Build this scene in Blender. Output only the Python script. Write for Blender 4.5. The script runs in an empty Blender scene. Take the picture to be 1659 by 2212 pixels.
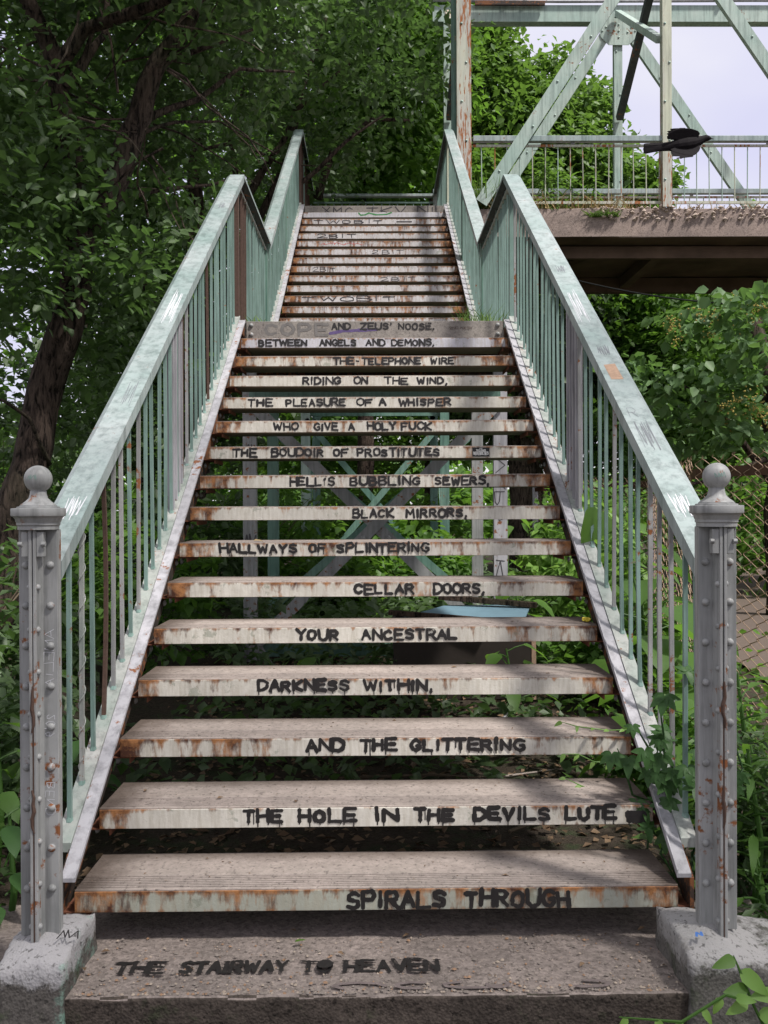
import bpy, bmesh, math, random
import numpy as np
from mathutils import Vector, Matrix, Euler, noise as mnoise
R = math.radians
random.seed(7)
rng = np.random.default_rng(7)
scene = bpy.context.scene
C = scene.collection

# ------------------------------------------------------------------ camera, sky, sun, exposure
EYE = 1.32                                     # eye height above the concrete slab
cam_d = bpy.data.cameras.new('camera'); cam = bpy.data.objects.new('camera', cam_d); C.objects.link(cam)
cam.location = (0, 0, EYE)
cam.rotation_euler = (R(90 - 0.31), R(0.25), R(-0.53))
cam_d.sensor_fit = 'HORIZONTAL'; cam_d.sensor_width = 36.0; cam_d.lens = 43.55
cam_d.clip_start = 0.05; cam_d.clip_end = 600
scene.camera = cam

SUN_EL, SUN_AZ = R(58), R(128)                 # azimuth clockwise from +Y: sun high, to the right and behind the viewer
w = bpy.data.worlds.new('World'); scene.world = w; w.use_nodes = True
nt = w.node_tree; nt.nodes.clear()
def wn(t, **k):
    n = nt.nodes.new(t)
    for a, b in k.items(): setattr(n, a, b)
    return n
out = wn('ShaderNodeOutputWorld'); bg = wn('ShaderNodeBackground'); bg.inputs[1].default_value = 0.12
sky = wn('ShaderNodeTexSky'); sky.sky_type = 'NISHITA'; sky.sun_disc = False
sky.sun_elevation = SUN_EL; sky.sun_rotation = SUN_AZ
tc = wn('ShaderNodeTexCoord')
mp = wn('ShaderNodeMapping'); mp.inputs['Scale'].default_value = (1.0, 1.0, 2.2); mp.inputs['Location'].default_value = (1.35, 0.2, 0.4)
nz = wn('ShaderNodeTexNoise'); nz.inputs['Scale'].default_value = 1.5; nz.inputs['Detail'].default_value = 4; nz.inputs['Roughness'].default_value = .45
cr = wn('ShaderNodeValToRGB')
cr.color_ramp.elements[0].position = .36; cr.color_ramp.elements[0].color = (5.0, 4.95, 6.4, 1)
cr.color_ramp.elements[1].position = .50; cr.color_ramp.elements[1].color = (6.7, 6.6, 6.75, 1)
mx = wn('ShaderNodeMixRGB'); mx.inputs[0].default_value = .93
L = nt.links.new
L(tc.outputs['Generated'], mp.inputs[0]); L(mp.outputs[0], nz.inputs['Vector']); L(nz.outputs[0], cr.inputs[0])
L(sky.outputs[0], mx.inputs[1]); L(cr.outputs[0], mx.inputs[2]); L(mx.outputs[0], bg.inputs[0]); L(bg.outputs[0], out.inputs[0])

sd = bpy.data.lights.new('sun', 'SUN'); sd.energy = 4.7; sd.angle = R(5); sd.color = (1.0, .96, .9)
so = bpy.data.objects.new('sun', sd); C.objects.link(so)
sdir = Vector((math.sin(SUN_AZ)*math.cos(SUN_EL), math.cos(SUN_AZ)*math.cos(SUN_EL), math.sin(SUN_EL)))
so.rotation_euler = sdir.to_track_quat('Z', 'Y').to_euler(); so.location = sdir*60
scene.view_settings.view_transform = 'Standard'; scene.view_settings.look = 'None'
scene.view_settings.exposure = 0.32; scene.view_settings.gamma = 1.0; scene.view_settings.use_curve_mapping = False

# ------------------------------------------------------------------ helpers
def tag(o, label=None, cat=None, group=None, kind=None):
    if label: o['label'] = label
    if cat: o['category'] = cat
    if group: o['group'] = group
    if kind: o['kind'] = kind
    return o
def empty(name, loc, label, cat, group=None):
    o = bpy.data.objects.new(name, None); C.objects.link(o); o.location = loc; o.empty_display_size = .1
    return tag(o, label, cat, group)
def link(name, me, parent=None, loc=None, rot=None, scale=None):
    o = bpy.data.objects.new(name, me); C.objects.link(o)
    if parent: o.parent = parent
    if loc is not None: o.location = loc
    if rot is not None: o.rotation_euler = rot
    if scale is not None: o.scale = scale
    return o
class MB:
    """collects verts and faces; coordinates are local to the object built"""
    def __init__(s): s.v = []; s.f = []; s.m = []
    def add(s, vs, fs, mi=0):
        b = len(s.v); s.v += [tuple(v) for v in vs]; s.f += [tuple(i + b for i in f) for f in fs]; s.m += [mi]*len(fs)
        return s
    def box(s, a, b, mi=0):
        (x0, y0, z0), (x1, y1, z1) = a, b
        return s.add([(x0,y0,z0),(x1,y0,z0),(x1,y1,z0),(x0,y1,z0),(x0,y0,z1),(x1,y0,z1),(x1,y1,z1),(x0,y1,z1)],
              [(0,3,2,1),(4,5,6,7),(0,1,5,4),(1,2,6,5),(2,3,7,6),(3,0,4,7)], mi)
    def bar(s, p, q, wx, wy, up=(0,0,1), mi=0):
        """box beam from p to q, width wx sideways and wy along the up-ish direction"""
        p, q = Vector(p), Vector(q); d = (q-p).normalized(); u = Vector(up)
        if abs(d.dot(u)) > .98: u = Vector((0,1,0))
        sx = d.cross(u).normalized(); uy = sx.cross(d).normalized()
        vs = [e + sx*a*wx/2 + uy*b*wy/2 for e in (p, q) for a, b in ((-1,-1),(1,-1),(1,1),(-1,1))]
        return s.add(vs, [(3,2,1,0),(4,5,6,7),(0,1,5,4),(1,2,6,5),(2,3,7,6),(3,0,4,7)], mi)
    def channel(s, p, q, side, wf, dpt, th, mi=0):
        """C-section from p to q: web facing `side`, flanges on the back of it"""
        p, q = Vector(p), Vector(q); d = (q-p).normalized(); n = Vector(side); n = (n - d*n.dot(d)).normalized(); t = d.cross(n)
        for c, a, b in ((0, wf, th), (wf/2-th/2, th, dpt-th), (-wf/2+th/2, th, dpt-th)):
            off = t*c + n*(-(th/2) if c == 0 else -(th + (dpt-th)/2) )
            vs = [e + off + t*i*a/2 + n*j*b/2 for e in (p, q) for i, j in ((-1,-1),(1,-1),(1,1),(-1,1))]
            s.add(vs, [(3,2,1,0),(4,5,6,7),(0,1,5,4),(1,2,6,5),(2,3,7,6),(3,0,4,7)], mi)
        return s
    def tube(s, pts, rad, n=8, mi=0, cap=True):
        pts = [Vector(p) for p in pts]; rad = [rad]*len(pts) if isinstance(rad, (int, float)) else rad
        vs = []; fr = None
        for i, p in enumerate(pts):
            d = (pts[min(i+1, len(pts)-1)] - pts[max(i-1, 0)]).normalized()
            if fr is None:
                u = Vector((0,0,1)) if abs(d.z) < .9 else Vector((1,0,0)); fr = d.cross(u).normalized()
            fr = (fr - d*fr.dot(d)).normalized(); g = d.cross(fr)
            vs += [p + (fr*math.cos(2*math.pi*k/n) + g*math.sin(2*math.pi*k/n))*rad[i] for k in range(n)]
        fs = [(i*n+k, i*n+(k+1) % n, (i+1)*n+(k+1) % n, (i+1)*n+k) for i in range(len(pts)-1) for k in range(n)]
        if cap: fs += [tuple(range(n))[::-1], tuple(range((len(pts)-1)*n, len(pts)*n))]
        return s.add(vs, fs, mi)
    def lathe(s, prof, c=(0,0,0), n=20, mi=0):
        vs = [(c[0]+r*math.cos(2*math.pi*k/n), c[1]+r*math.sin(2*math.pi*k/n), c[2]+z) for r, z in prof for k in range(n)]
        fs = [(i*n+k, i*n+(k+1) % n, (i+1)*n+(k+1) % n, (i+1)*n+k) for i in range(len(prof)-1) for k in range(n)]
        return s.add(vs, fs, mi)
    def sweep(s, prof, path, mi=0):
        """profile (x, h) shear-swept along a path of (x, y, z)"""
        n = len(prof); vs = [(px+a, py, pz+h) for px, py, pz in path for a, h in prof]
        fs = [(i*n+k, i*n+(k+1) % n, (i+1)*n+(k+1) % n, (i+1)*n+k) for i in range(len(path)-1) for k in range(n)]
        fs += [tuple(range(n))[::-1], tuple(range((len(path)-1)*n, len(path)*n))]
        return s.add(vs, fs, mi)
    def mesh(s, name, mats, smooth=False, bevel=0):
        me = bpy.data.meshes.new(name); me.from_pydata(s.v, [], s.f)
        for m in (mats if isinstance(mats, (list, tuple)) else [mats]): me.materials.append(m)
        me.polygons.foreach_set('material_index', s.m)
        bm = bmesh.new(); bm.from_mesh(me); bmesh.ops.recalc_face_normals(bm, faces=bm.faces)
        if bevel:
            es = [e for e in bm.edges if e.is_manifold and e.calc_face_angle(0) > .6]
            bmesh.ops.bevel(bm, geom=es, offset=bevel, segments=1, affect='EDGES', clamp_overlap=True)
        bm.to_mesh(me); bm.free()
        if smooth: me.polygons.foreach_set('use_smooth', [True]*len(me.polygons))
        me.update(); return me
    def build(s, name, mats, parent=None, loc=None, smooth=False, bevel=0, rot=None):
        return link(name, s.mesh(name, mats, smooth, bevel), parent, loc, rot)
def pt(px, py, d):
    """world point seen at (px, py) of the 1659 x 2212 view of the photograph, d metres away: used to measure the place"""
    return Vector(((px-811)*d/2007, d, EYE-(py-1095)*d/2007))

# ------------------------------------------------------------------ materials
def newmat(name):
    m = bpy.data.materials.new(name); m.use_nodes = True; t = m.node_tree; t.nodes.clear()
    return m, t
class G:
    """small node-graph writer"""
    def __init__(s, name):
        s.m, s.t = newmat(name); s.o = s.n('ShaderNodeOutputMaterial'); s.tc = s.n('ShaderNodeTexCoord'); s.oi = s.n('ShaderNodeObjectInfo')
    def n(s, ty, **k):
        a = s.t.nodes.new(ty)
        for x, y in k.items(): setattr(a, x, y)
        return a
    def l(s, a, b): s.t.links.new(a, b)
    def coord(s, scale=(1,1,1), kind='Object', seed=True):
        mp = s.n('ShaderNodeMapping'); mp.inputs['Scale'].default_value = scale
        s.l(s.tc.outputs[kind], mp.inputs[0])
        if seed:
            ml = s.n('ShaderNodeMath', operation='MULTIPLY'); ml.inputs[1].default_value = 37.0; s.l(s.oi.outputs['Random'], ml.inputs[0])
            cb = s.n('ShaderNodeCombineXYZ'); s.l(ml.outputs[0], cb.inputs[0]); s.l(ml.outputs[0], cb.inputs[1]); s.l(cb.outputs[0], mp.inputs['Location'])
        return mp.outputs[0]
    def noise(s, vec, scale, detail=4, rough=.55, dist=0):
        a = s.n('ShaderNodeTexNoise'); a.inputs['Scale'].default_value = scale; a.inputs['Detail'].default_value = detail
        a.inputs['Roughness'].default_value = rough; a.inputs['Distortion'].default_value = dist; s.l(vec, a.inputs['Vector']); return a.outputs[0]
    def vor(s, vec, scale, feature='F1', out='Distance'):
        a = s.n('ShaderNodeTexVoronoi', feature=feature); a.inputs['Scale'].default_value = scale; s.l(vec, a.inputs['Vector']); return a.outputs[out]
    def ramp(s, fac, stops):
        a = s.n('ShaderNodeValToRGB'); e = a.color_ramp.elements
        while len(e) < len(stops): e.new(.5)
        for i, (p, c) in enumerate(stops):
            e[i].position = p; e[i].color = (c, c, c, 1) if isinstance(c, (int, float)) else (*c, 1)
        s.l(fac, a.inputs[0]); return a.outputs[0]
    def mix(s, fac, a, b, blend='MIX'):
        x = s.n('ShaderNodeMixRGB', blend_type=blend)
        for i, v in enumerate((fac, a, b)):
            if isinstance(v, (int, float)): x.inputs[i].default_value = v if i == 0 else (v, v, v, 1)
            elif isinstance(v, tuple): x.inputs[i].default_value = (*v, 1)
            else: s.l(v, x.inputs[i])
        return x.outputs[0]
    def math(s, op, a, b=0.0):
        x = s.n('ShaderNodeMath', operation=op, use_clamp=False)
        for i, v in enumerate((a, b)):
            if isinstance(v, (int, float)): x.inputs[i].default_value = v
            else: s.l(v, x.inputs[i])
        return x.outputs[0]
    def sep(s, vec):
        x = s.n('ShaderNodeSeparateXYZ'); s.l(vec, x.inputs[0]); return x.outputs
    def finish(s, col, rough=.6, bump=None, bd=.004, bs=.6, metal=0.0, spec=.4):
        p = s.n('ShaderNodeBsdfPrincipled')
        if isinstance(col, tuple): p.inputs['Base Color'].default_value = (*col, 1)
        else: s.l(col, p.inputs['Base Color'])
        if isinstance(rough, (int, float)): p.inputs['Roughness'].default_value = rough
        else: s.l(rough, p.inputs['Roughness'])
        p.inputs['Metallic'].default_value = metal; p.inputs['Specular IOR Level'].default_value = spec
        if bump is not None:
            b = s.n('ShaderNodeBump'); b.inputs['Distance'].default_value = bd; b.inputs['Strength'].default_value = bs
            s.l(bump, b.inputs['Height']); s.l(b.outputs[0], p.inputs['Normal'])
        s.l(p.outputs[0], s.o.inputs[0]); return s.m

def painted(name, base, alt, rust=.30, scale=1.0, rough=.45, world=False, stain=(.10,.035,.015), st=(1,1,1)):
    """old paint: faded patches, chips to rust, dirt"""
    g = G(name); v = g.coord(st, kind='Object', seed=True)
    big = g.noise(v, 2.2*scale, 5, .6); sm = g.noise(v, 24*scale, 6, .65); fine = g.noise(v, 160, 3)
    col = g.mix(g.ramp(big, [(.36, 0), (.62, 1)]), base, alt)
    col = g.mix(g.ramp(g.noise(v, 7*scale, 6, .7), [(.5, 0), (.75, .30)]), col, tuple(c*.55 for c in base))
    col = g.mix(g.ramp(g.noise(g.coord((13,13,.9)), 2.0, 5, .7), [(.45, 0), (.70, .65)]), col, tuple(c*.34 for c in base))
    chip = g.ramp(g.math('ADD', g.math('MULTIPLY', big, .55), g.math('MULTIPLY', sm, .6)), [(.80-rust*.5, 0), (.84-rust*.5, 1)])
    rc = g.mix(sm, stain, (.27,.10,.035)); col = g.mix(chip, col, rc)
    h = g.math('SUBTRACT', g.math('MULTIPLY', fine, .25), g.math('MULTIPLY', chip, .5))
    return g.finish(col, g.mix(chip, rough, .85), h, .002, .5)

def riser_mat(name, base, rustw):
    """painted step front: rust weeping down from the top edge and in from the ends"""
    g = G(name); v = g.coord(); raw = g.coord(seed=False); x, y, z = g.sep(raw)[:3]
    st = g.noise(g.coord((9, 9, 2.2)), 3.0, 5, .65); st2 = g.noise(g.coord((40, 40, 5)), 2.0, 3, .6)
    pat = g.noise(v, 3.2, 5, .62, .4); fine = g.noise(v, 120, 3)
    top = g.ramp(g.math('MULTIPLY', z, -15.0), [(0.0, 1), (.30, .25), (1.0, 0)])         # 1 at the top edge
    bot = g.ramp(g.math('MULTIPLY', z, -15.0), [(.84, 0), (1.0, 1)])
    ax = g.math('ABSOLUTE', x); end = g.ramp(ax, [(.74, 0), (.915, 1)])
    base_c = g.mix(g.ramp(pat, [(.40, 0), (.60, 1)]), base, tuple(c*.80 for c in base))
    base_c = g.mix(g.ramp(st2, [(.35, .35), (.6, 0)]), base_c, (.30, .26, .19))
    m = g.math('ADD', g.math('MULTIPLY', st, .75), g.math('MULTIPLY', pat, .5))
    m = g.math('ADD', m, g.math('MULTIPLY', top, .22)); m = g.math('ADD', m, g.math('MULTIPLY', end, .17)); m = g.math('ADD', m, g.math('MULTIPLY', bot, .06))
    m = g.math('ADD', m, g.math('MULTIPLY', g.oi.outputs['Random'], .13))
    r1 = g.ramp(m, [(.90-rustw, 0), (.97-rustw, .65), (1.05-rustw, 1)])
    rust = g.mix(g.ramp(g.noise(v, 17, 6, .7), [(.40,0),(.60,1)]), (.34,.15,.055), (.060,.022,.012))
    col = g.mix(r1, base_c, rust)
    flake = g.ramp(g.noise(v, 11, 7, .72), [(.60, 0), (.63, 1)])
    col = g.mix(g.math('MULTIPLY', flake, .55), col, (.20,.22,.17))
    h = g.math('ADD', g.math('MULTIPLY', fine, .3), g.math('MULTIPLY', g.noise(v, 26, 5, .7), .7))
    return g.finish(col, .62, h, .004, .55)

def concrete(name, a, b, speck=.35, bscale=1.0, world=True, moss=0.0, paint=None):
    g = G(name); v = g.coord(seed=not world)
    big = g.noise(v, 3.0, 6, .65); mid = g.noise(v, 22, 5, .7); grit = g.vor(v, 120); grit_c = g.ramp(g.sep(g.vor(v, 95, out='Color'))[0], [(0, .35), (1, 1.5)])
    col = g.mix(g.ramp(big, [(.3, 0), (.7, 1)]), a, b)
    col = g.mix(g.ramp(mid, [(.42, .0), (.7, .45)]), col, tuple(c*.45 for c in a))
    col = g.mix(speck, col, g.mix(.5, col, g.mix(1.0, col, grit_c, 'MULTIPLY')))
    if moss: col = g.mix(g.ramp(g.noise(v, 6, 6, .7), [(.62-moss, 0), (.74-moss, .8)]), col, (.035, .05, .022))
    if paint: 
        z = g.sep(v)[2]
        col = g.mix(g.ramp(g.math('ADD', g.noise(v, 9, 7, .75), g.math('MULTIPLY', z, 4.5)), [(.70, 0), (.80, .85)]), col, paint[0])
        x = g.sep(v)[0]
        col = g.mix(g.ramp(g.math('ADD', g.noise(v, 8, 6, .7), g.math('MULTIPLY', g.math('ABSOLUTE', g.math('SUBTRACT', x, paint[2])), -3.5)), [(.42, 0), (.56, .75)]), col, paint[1])
    pit = g.ramp(g.noise(v, 55, 4, .65), [(.56, 0), (.66, .75)]); col = g.mix(pit, col, tuple(c*.25 for c in a))
    if name.startswith('pinkish'):
        xyz = g.sep(g.coord(seed=False)); e1 = g.ramp(g.math('ADD', g.math('ABSOLUTE', xyz[0]), g.math('MULTIPLY', g.noise(v, 7, 5, .7), .22)), [(.86, 0), (1.0, .8)])
        e2 = g.ramp(g.math('ADD', xyz[1], g.math('MULTIPLY', g.noise(v, 9, 5, .7), .10)), [(.27, 0), (.33, .65)])
        col = g.mix(e1, col, (.07,.05,.04)); col = g.mix(e2, col, (.11,.085,.07))
    h = g.math('ADD', g.math('MULTIPLY', mid, .8), g.math('MULTIPLY', grit, .35))
    return g.finish(col, .9, h, .0035*bscale, .6, spec=.2)

def leafmat(name, a, b, trans, spec=.30, amt=.35):
    """leaf: per-leaf colour between a and b, light shining through"""
    g = G(name); at = g.n('ShaderNodeAttribute', attribute_name='tint'); f = at.outputs['Fac']
    oi = g.oi.outputs['Random']; ff = g.math('ADD', f, g.math('MULTIPLY', oi, .15))
    vv = g.noise(g.coord(kind='Object', seed=False), .9, 3); ff = g.math('ADD', g.math('MULTIPLY', ff, .75), g.math('MULTIPLY', g.ramp(vv, [(.3, 0), (.7, 1)]), .3))
    col = g.mix(ff, a, b); tcol = g.mix(ff, tuple(x*.8 for x in trans), trans)
    p = g.n('ShaderNodeBsdfPrincipled'); g.l(col, p.inputs['Base Color']); p.inputs['Roughness'].default_value = .5; p.inputs['Specular IOR Level'].default_value = spec
    tr = g.n('ShaderNodeBsdfTranslucent'); g.l(tcol, tr.inputs[0])
    ms = g.n('ShaderNodeMixShader'); ms.inputs[0].default_value = amt; g.l(p.outputs[0], ms.inputs[1]); g.l(tr.outputs[0], ms.inputs[2]); g.l(ms.outputs[0], g.o.inputs[0])
    return g.m
def bark(name, a, b):
    g = G(name); v = g.coord((5, 5, 1.1)); n1 = g.noise(v, 6, 7, .72, .6); n2 = g.noise(g.coord(), 2, 3)
    col = g.mix(g.ramp(n1, [(.38, 0), (.62, 1)]), a, b); col = g.mix(g.ramp(n2, [(.5, 0), (.7, .4)]), col, (.05,.06,.03))
    g2 = g.ramp(n1, [(.36, 0), (.46, 1)]); col = g.mix(g2, tuple(c*.35 for c in a), col)
    return g.finish(col, .92, g.math('ADD', n1, g.math('MULTIPLY', g2, .5)), .06, 1.0, spec=.15)
def flat(name, col, rough=.6, nscale=30, var=.25, bd=.001, **k):
    g = G(name); v = g.coord(); n = g.noise(v, nscale, 4)
    return g.finish(g.mix(n, tuple(c*(1-var) for c in col), tuple(min(1, c*(1+var)) for c in col)), rough, n, bd, .5, **k)

M = {}
M['lilac'] = painted('lilac paint', (.32,.315,.34), (.44,.43,.46), .26, 1.0)
M['newel'] = painted('grey newel paint', (.235,.24,.238), (.345,.345,.345), .30, 1.0, .5)
M['mint'] = painted('mint paint', (.15,.235,.205), (.21,.31,.28), .20, 1.0)
M['rail'] = painted('pale mint handrail paint', (.245,.32,.31), (.37,.41,.415), .20, 1.0, .38)
M['mintlight'] = painted('light mint flaking paint', (.26,.30,.275), (.40,.395,.38), .26, 2.0)
M['green'] = painted('dark green steel paint', (.10,.20,.16), (.16,.27,.22), .22, 1.0)
M['truss'] = painted('truss mint paint', (.31,.42,.375), (.42,.50,.45), .20, .8)
M['trussrust'] = painted('yellowed rusty truss paint', (.50,.52,.40), (.46,.44,.42), .38, .9, .5, stain=(.34,.12,.04), st=(1.6,1.6,.22))
M['steel_shade'] = painted('shade-darkened steel underside', (.035,.045,.042), (.06,.075,.07), .3, 1.0, .8)  # rust-chipped steel, underside shade put into the dark colour
M['darksteel'] = painted('dark rusty stringer steel', (.028,.022,.018), (.05,.03,.022), .42, 1.5, .8, stain=(.04,.015,.008))
M['rustbar'] = flat('rusted bar', (.075,.043,.032), .85, 60, .5)
M['rust'] = flat('rusty bracket', (.15,.055,.03), .9, 60, .5)
M['riser'] = riser_mat('rusty white step paint', (.62,.59,.53), .12)
M['riser_lower'] = riser_mat('greenish worn step paint', (.38,.39,.33), .11)
M['riser_upper'] = riser_mat('lilac white rusty step paint', (.60,.58,.60), .15)
M['riser_clean'] = riser_mat('clean lilac step paint', (.55,.54,.59), .02)
M['pan_under'] = flat('pan underside', (.16,.13,.10), .85, 20, .4)
M['tread'] = concrete('pinkish tread concrete', (.38,.32,.29), (.29,.25,.225), .3, .7, world=False)
M['slab'] = concrete('exposed aggregate slab', (.27,.225,.205), (.18,.152,.138), .8, 1.8, moss=0)
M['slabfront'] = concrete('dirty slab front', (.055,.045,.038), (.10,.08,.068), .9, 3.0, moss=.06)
M['pedL'] = concrete('painted concrete left pedestal', (.12,.108,.10), (.065,.06,.055), .8, 2.5, moss=.06, paint=((.35,.34,.35),(.20,.34,.28), -.83))
M['pedR'] = concrete('painted concrete right pedestal', (.15,.14,.13), (.09,.085,.08), .8, 2.5, moss=.08, paint=((.33,.32,.32),(.15,.14,.13), .83))
M['edge'] = concrete('stained landing edge', (.33,.30,.27), (.21,.19,.18), .4, .8)
M['deck'] = concrete('stained bridge concrete', (.36,.28,.245), (.25,.20,.18), .5, 2.0)
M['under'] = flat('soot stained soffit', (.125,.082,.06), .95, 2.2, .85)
M['rubble'] = flat('crumbled concrete rubble', (.42,.34,.29), .95, 14, .5)
M['peb0'] = flat('pale pebble', (.33,.27,.22), .8, 20, .4); M['peb1'] = flat('tan pebble', (.26,.16,.10), .7, 20, .4); M['peb2'] = flat('grey pebble', (.20,.17,.15), .8, 20, .4)
g_ = G('black brush paint, worn thin'); v_ = g_.coord(kind='Object'); n_ = g_.ramp(g_.math('ADD', g_.math('MULTIPLY', g_.noise(v_, 34, 6, .75), .65), g_.math('MULTIPLY', g_.noise(v_, 5, 3), .45)), [(.665, 0), (.74, .85)])
p_ = g_.n('ShaderNodeBsdfPrincipled'); g_.l(g_.mix(g_.noise(v_, 50, 3), (.007,.006,.007), (.022,.019,.018)), p_.inputs['Base Color']); p_.inputs['Roughness'].default_value = .5
t_ = g_.n('ShaderNodeBsdfTransparent'); x_ = g_.n('ShaderNodeMixShader'); g_.l(n_, x_.inputs[0]); g_.l(p_.outputs[0], x_.inputs[1]); g_.l(t_.outputs[0], x_.inputs[2]); g_.l(x_.outputs[0], g_.o.inputs[0]); M['paint'] = g_.m
M['marker'] = flat('dark marker', (.05,.045,.05), .5, 40, .3)
M['white_scratch'] = flat('pale scratch marks', (.62,.62,.66), .6)
M['scratch_dark'] = flat('grey scribble', (.17,.18,.20), .6)
M['red'] = flat('red marker', (.55,.12,.11), .6); M['greenspray'] = flat('green spray', (.05,.22,.07), .6)
M['purple'] = flat('purple spray', (.10,.07,.18), .6, 60, .5); M['violet'] = flat('violet spray', (.20,.13,.62), .6, 60, .5)
M['smoke'] = flat('grey spray ghost lettering', (.16,.15,.145), .8, 25, .4); M['slabghost'] = flat('dark ghost paint on slab', (.155,.125,.12), .9, 30, .5); M['bluespot'] = flat('blue paint', (.06,.16,.45), .6)
M['tan'] = flat('tan paper remains', (.36,.24,.17), .9, 60, .4)
M['bark'] = bark('grey brown bark', (.06,.045,.036), (.19,.145,.115))
M['bark2'] = bark('dark bark', (.03,.022,.018), (.11,.08,.065))
M['twig'] = flat('twig', (.10,.075,.05), .9)
M['leaf_dark'] = leafmat('dark canopy leaf', (.034,.062,.030), (.10,.16,.06), (.12,.23,.05), .5, .38)
M['leaf_mid'] = leafmat('mid green leaf', (.05,.115,.026), (.12,.23,.045), (.19,.38,.045), .35, .45)
M['leaf_bright'] = leafmat('bright maple leaf', (.055,.12,.028), (.15,.245,.06), (.19,.35,.05), .35, .40)
M['leaf_blue'] = leafmat('large bluish leaf', (.06,.125,.05), (.15,.25,.10), (.17,.32,.07), .4, .38)
M['leaf_fresh'] = leafmat('fresh light leaf', (.12,.25,.05), (.22,.36,.08), (.28,.48,.08), .4, .4)
M['leaf_vine'] = leafmat('creeper leaf', (.022,.060,.018), (.055,.125,.032), (.07,.18,.03), .28, .25)
M['grass'] = leafmat('green grass blade', (.07,.15,.03), (.16,.26,.06), (.2,.34,.06), .3, .35)
M['drygrass'] = leafmat('dry grass blade', (.30,.20,.10), (.45,.34,.17), (.35,.25,.1), .2, .3)
M['litter'] = leafmat('fallen leaf', (.07,.045,.03), (.24,.16,.10), (.1,.06,.03), .2, .1)
M['seed'] = flat('yellowish seed cluster', (.34,.27,.07), .8, 40, .4)
M['fence'] = flat('rusty fence wire', (.38,.26,.18), .6, 80, .5, metal=.2)
M['fencerail'] = flat('rusty fence rail', (.11,.055,.035), .85, 20, .5)
M['pipe'] = flat('pale fence post', (.45,.43,.46), .5)
M['soil'] = concrete('forest soil', (.060,.045,.034), (.035,.028,.02), .9, 6.0, moss=.10)
M['gravel'] = concrete('pinkish gravel path', (.50,.41,.36), (.40,.32,.28), .9, 4.0)
M['lawn'] = flat('sparse grass strip', (.07,.13,.03), .95, 8, .5, bd=.02)
M['blueboard'] = flat('pale blue painted board', (.15,.25,.31), .6, 12, .15)
M['darkwood'] = bark('weathered dark board', (.05,.032,.025), (.12,.08,.06))
M['blackwood'] = flat('dark cabinet wood', (.025,.018,.014), .8)
M['yellow'] = flat('yellow wrapper', (.70,.55,.06), .5, 60, .3, bd=.006)
M['bird'] = flat('black feathers', (.009,.007,.009), .75, 60, .4, bd=.002, spec=.12); M['beak'] = flat('beak', (.008,.008,.008), .4); M['eye'] = flat('eye', (.02,.02,.02), .1)
M['cable'] = flat('black cable', (.01,.01,.01), .5); M['stick_black'] = flat('sticker black', (.012,.012,.012), .4); M['stick_white'] = flat('sticker print', (.6,.6,.58), .5)

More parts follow.
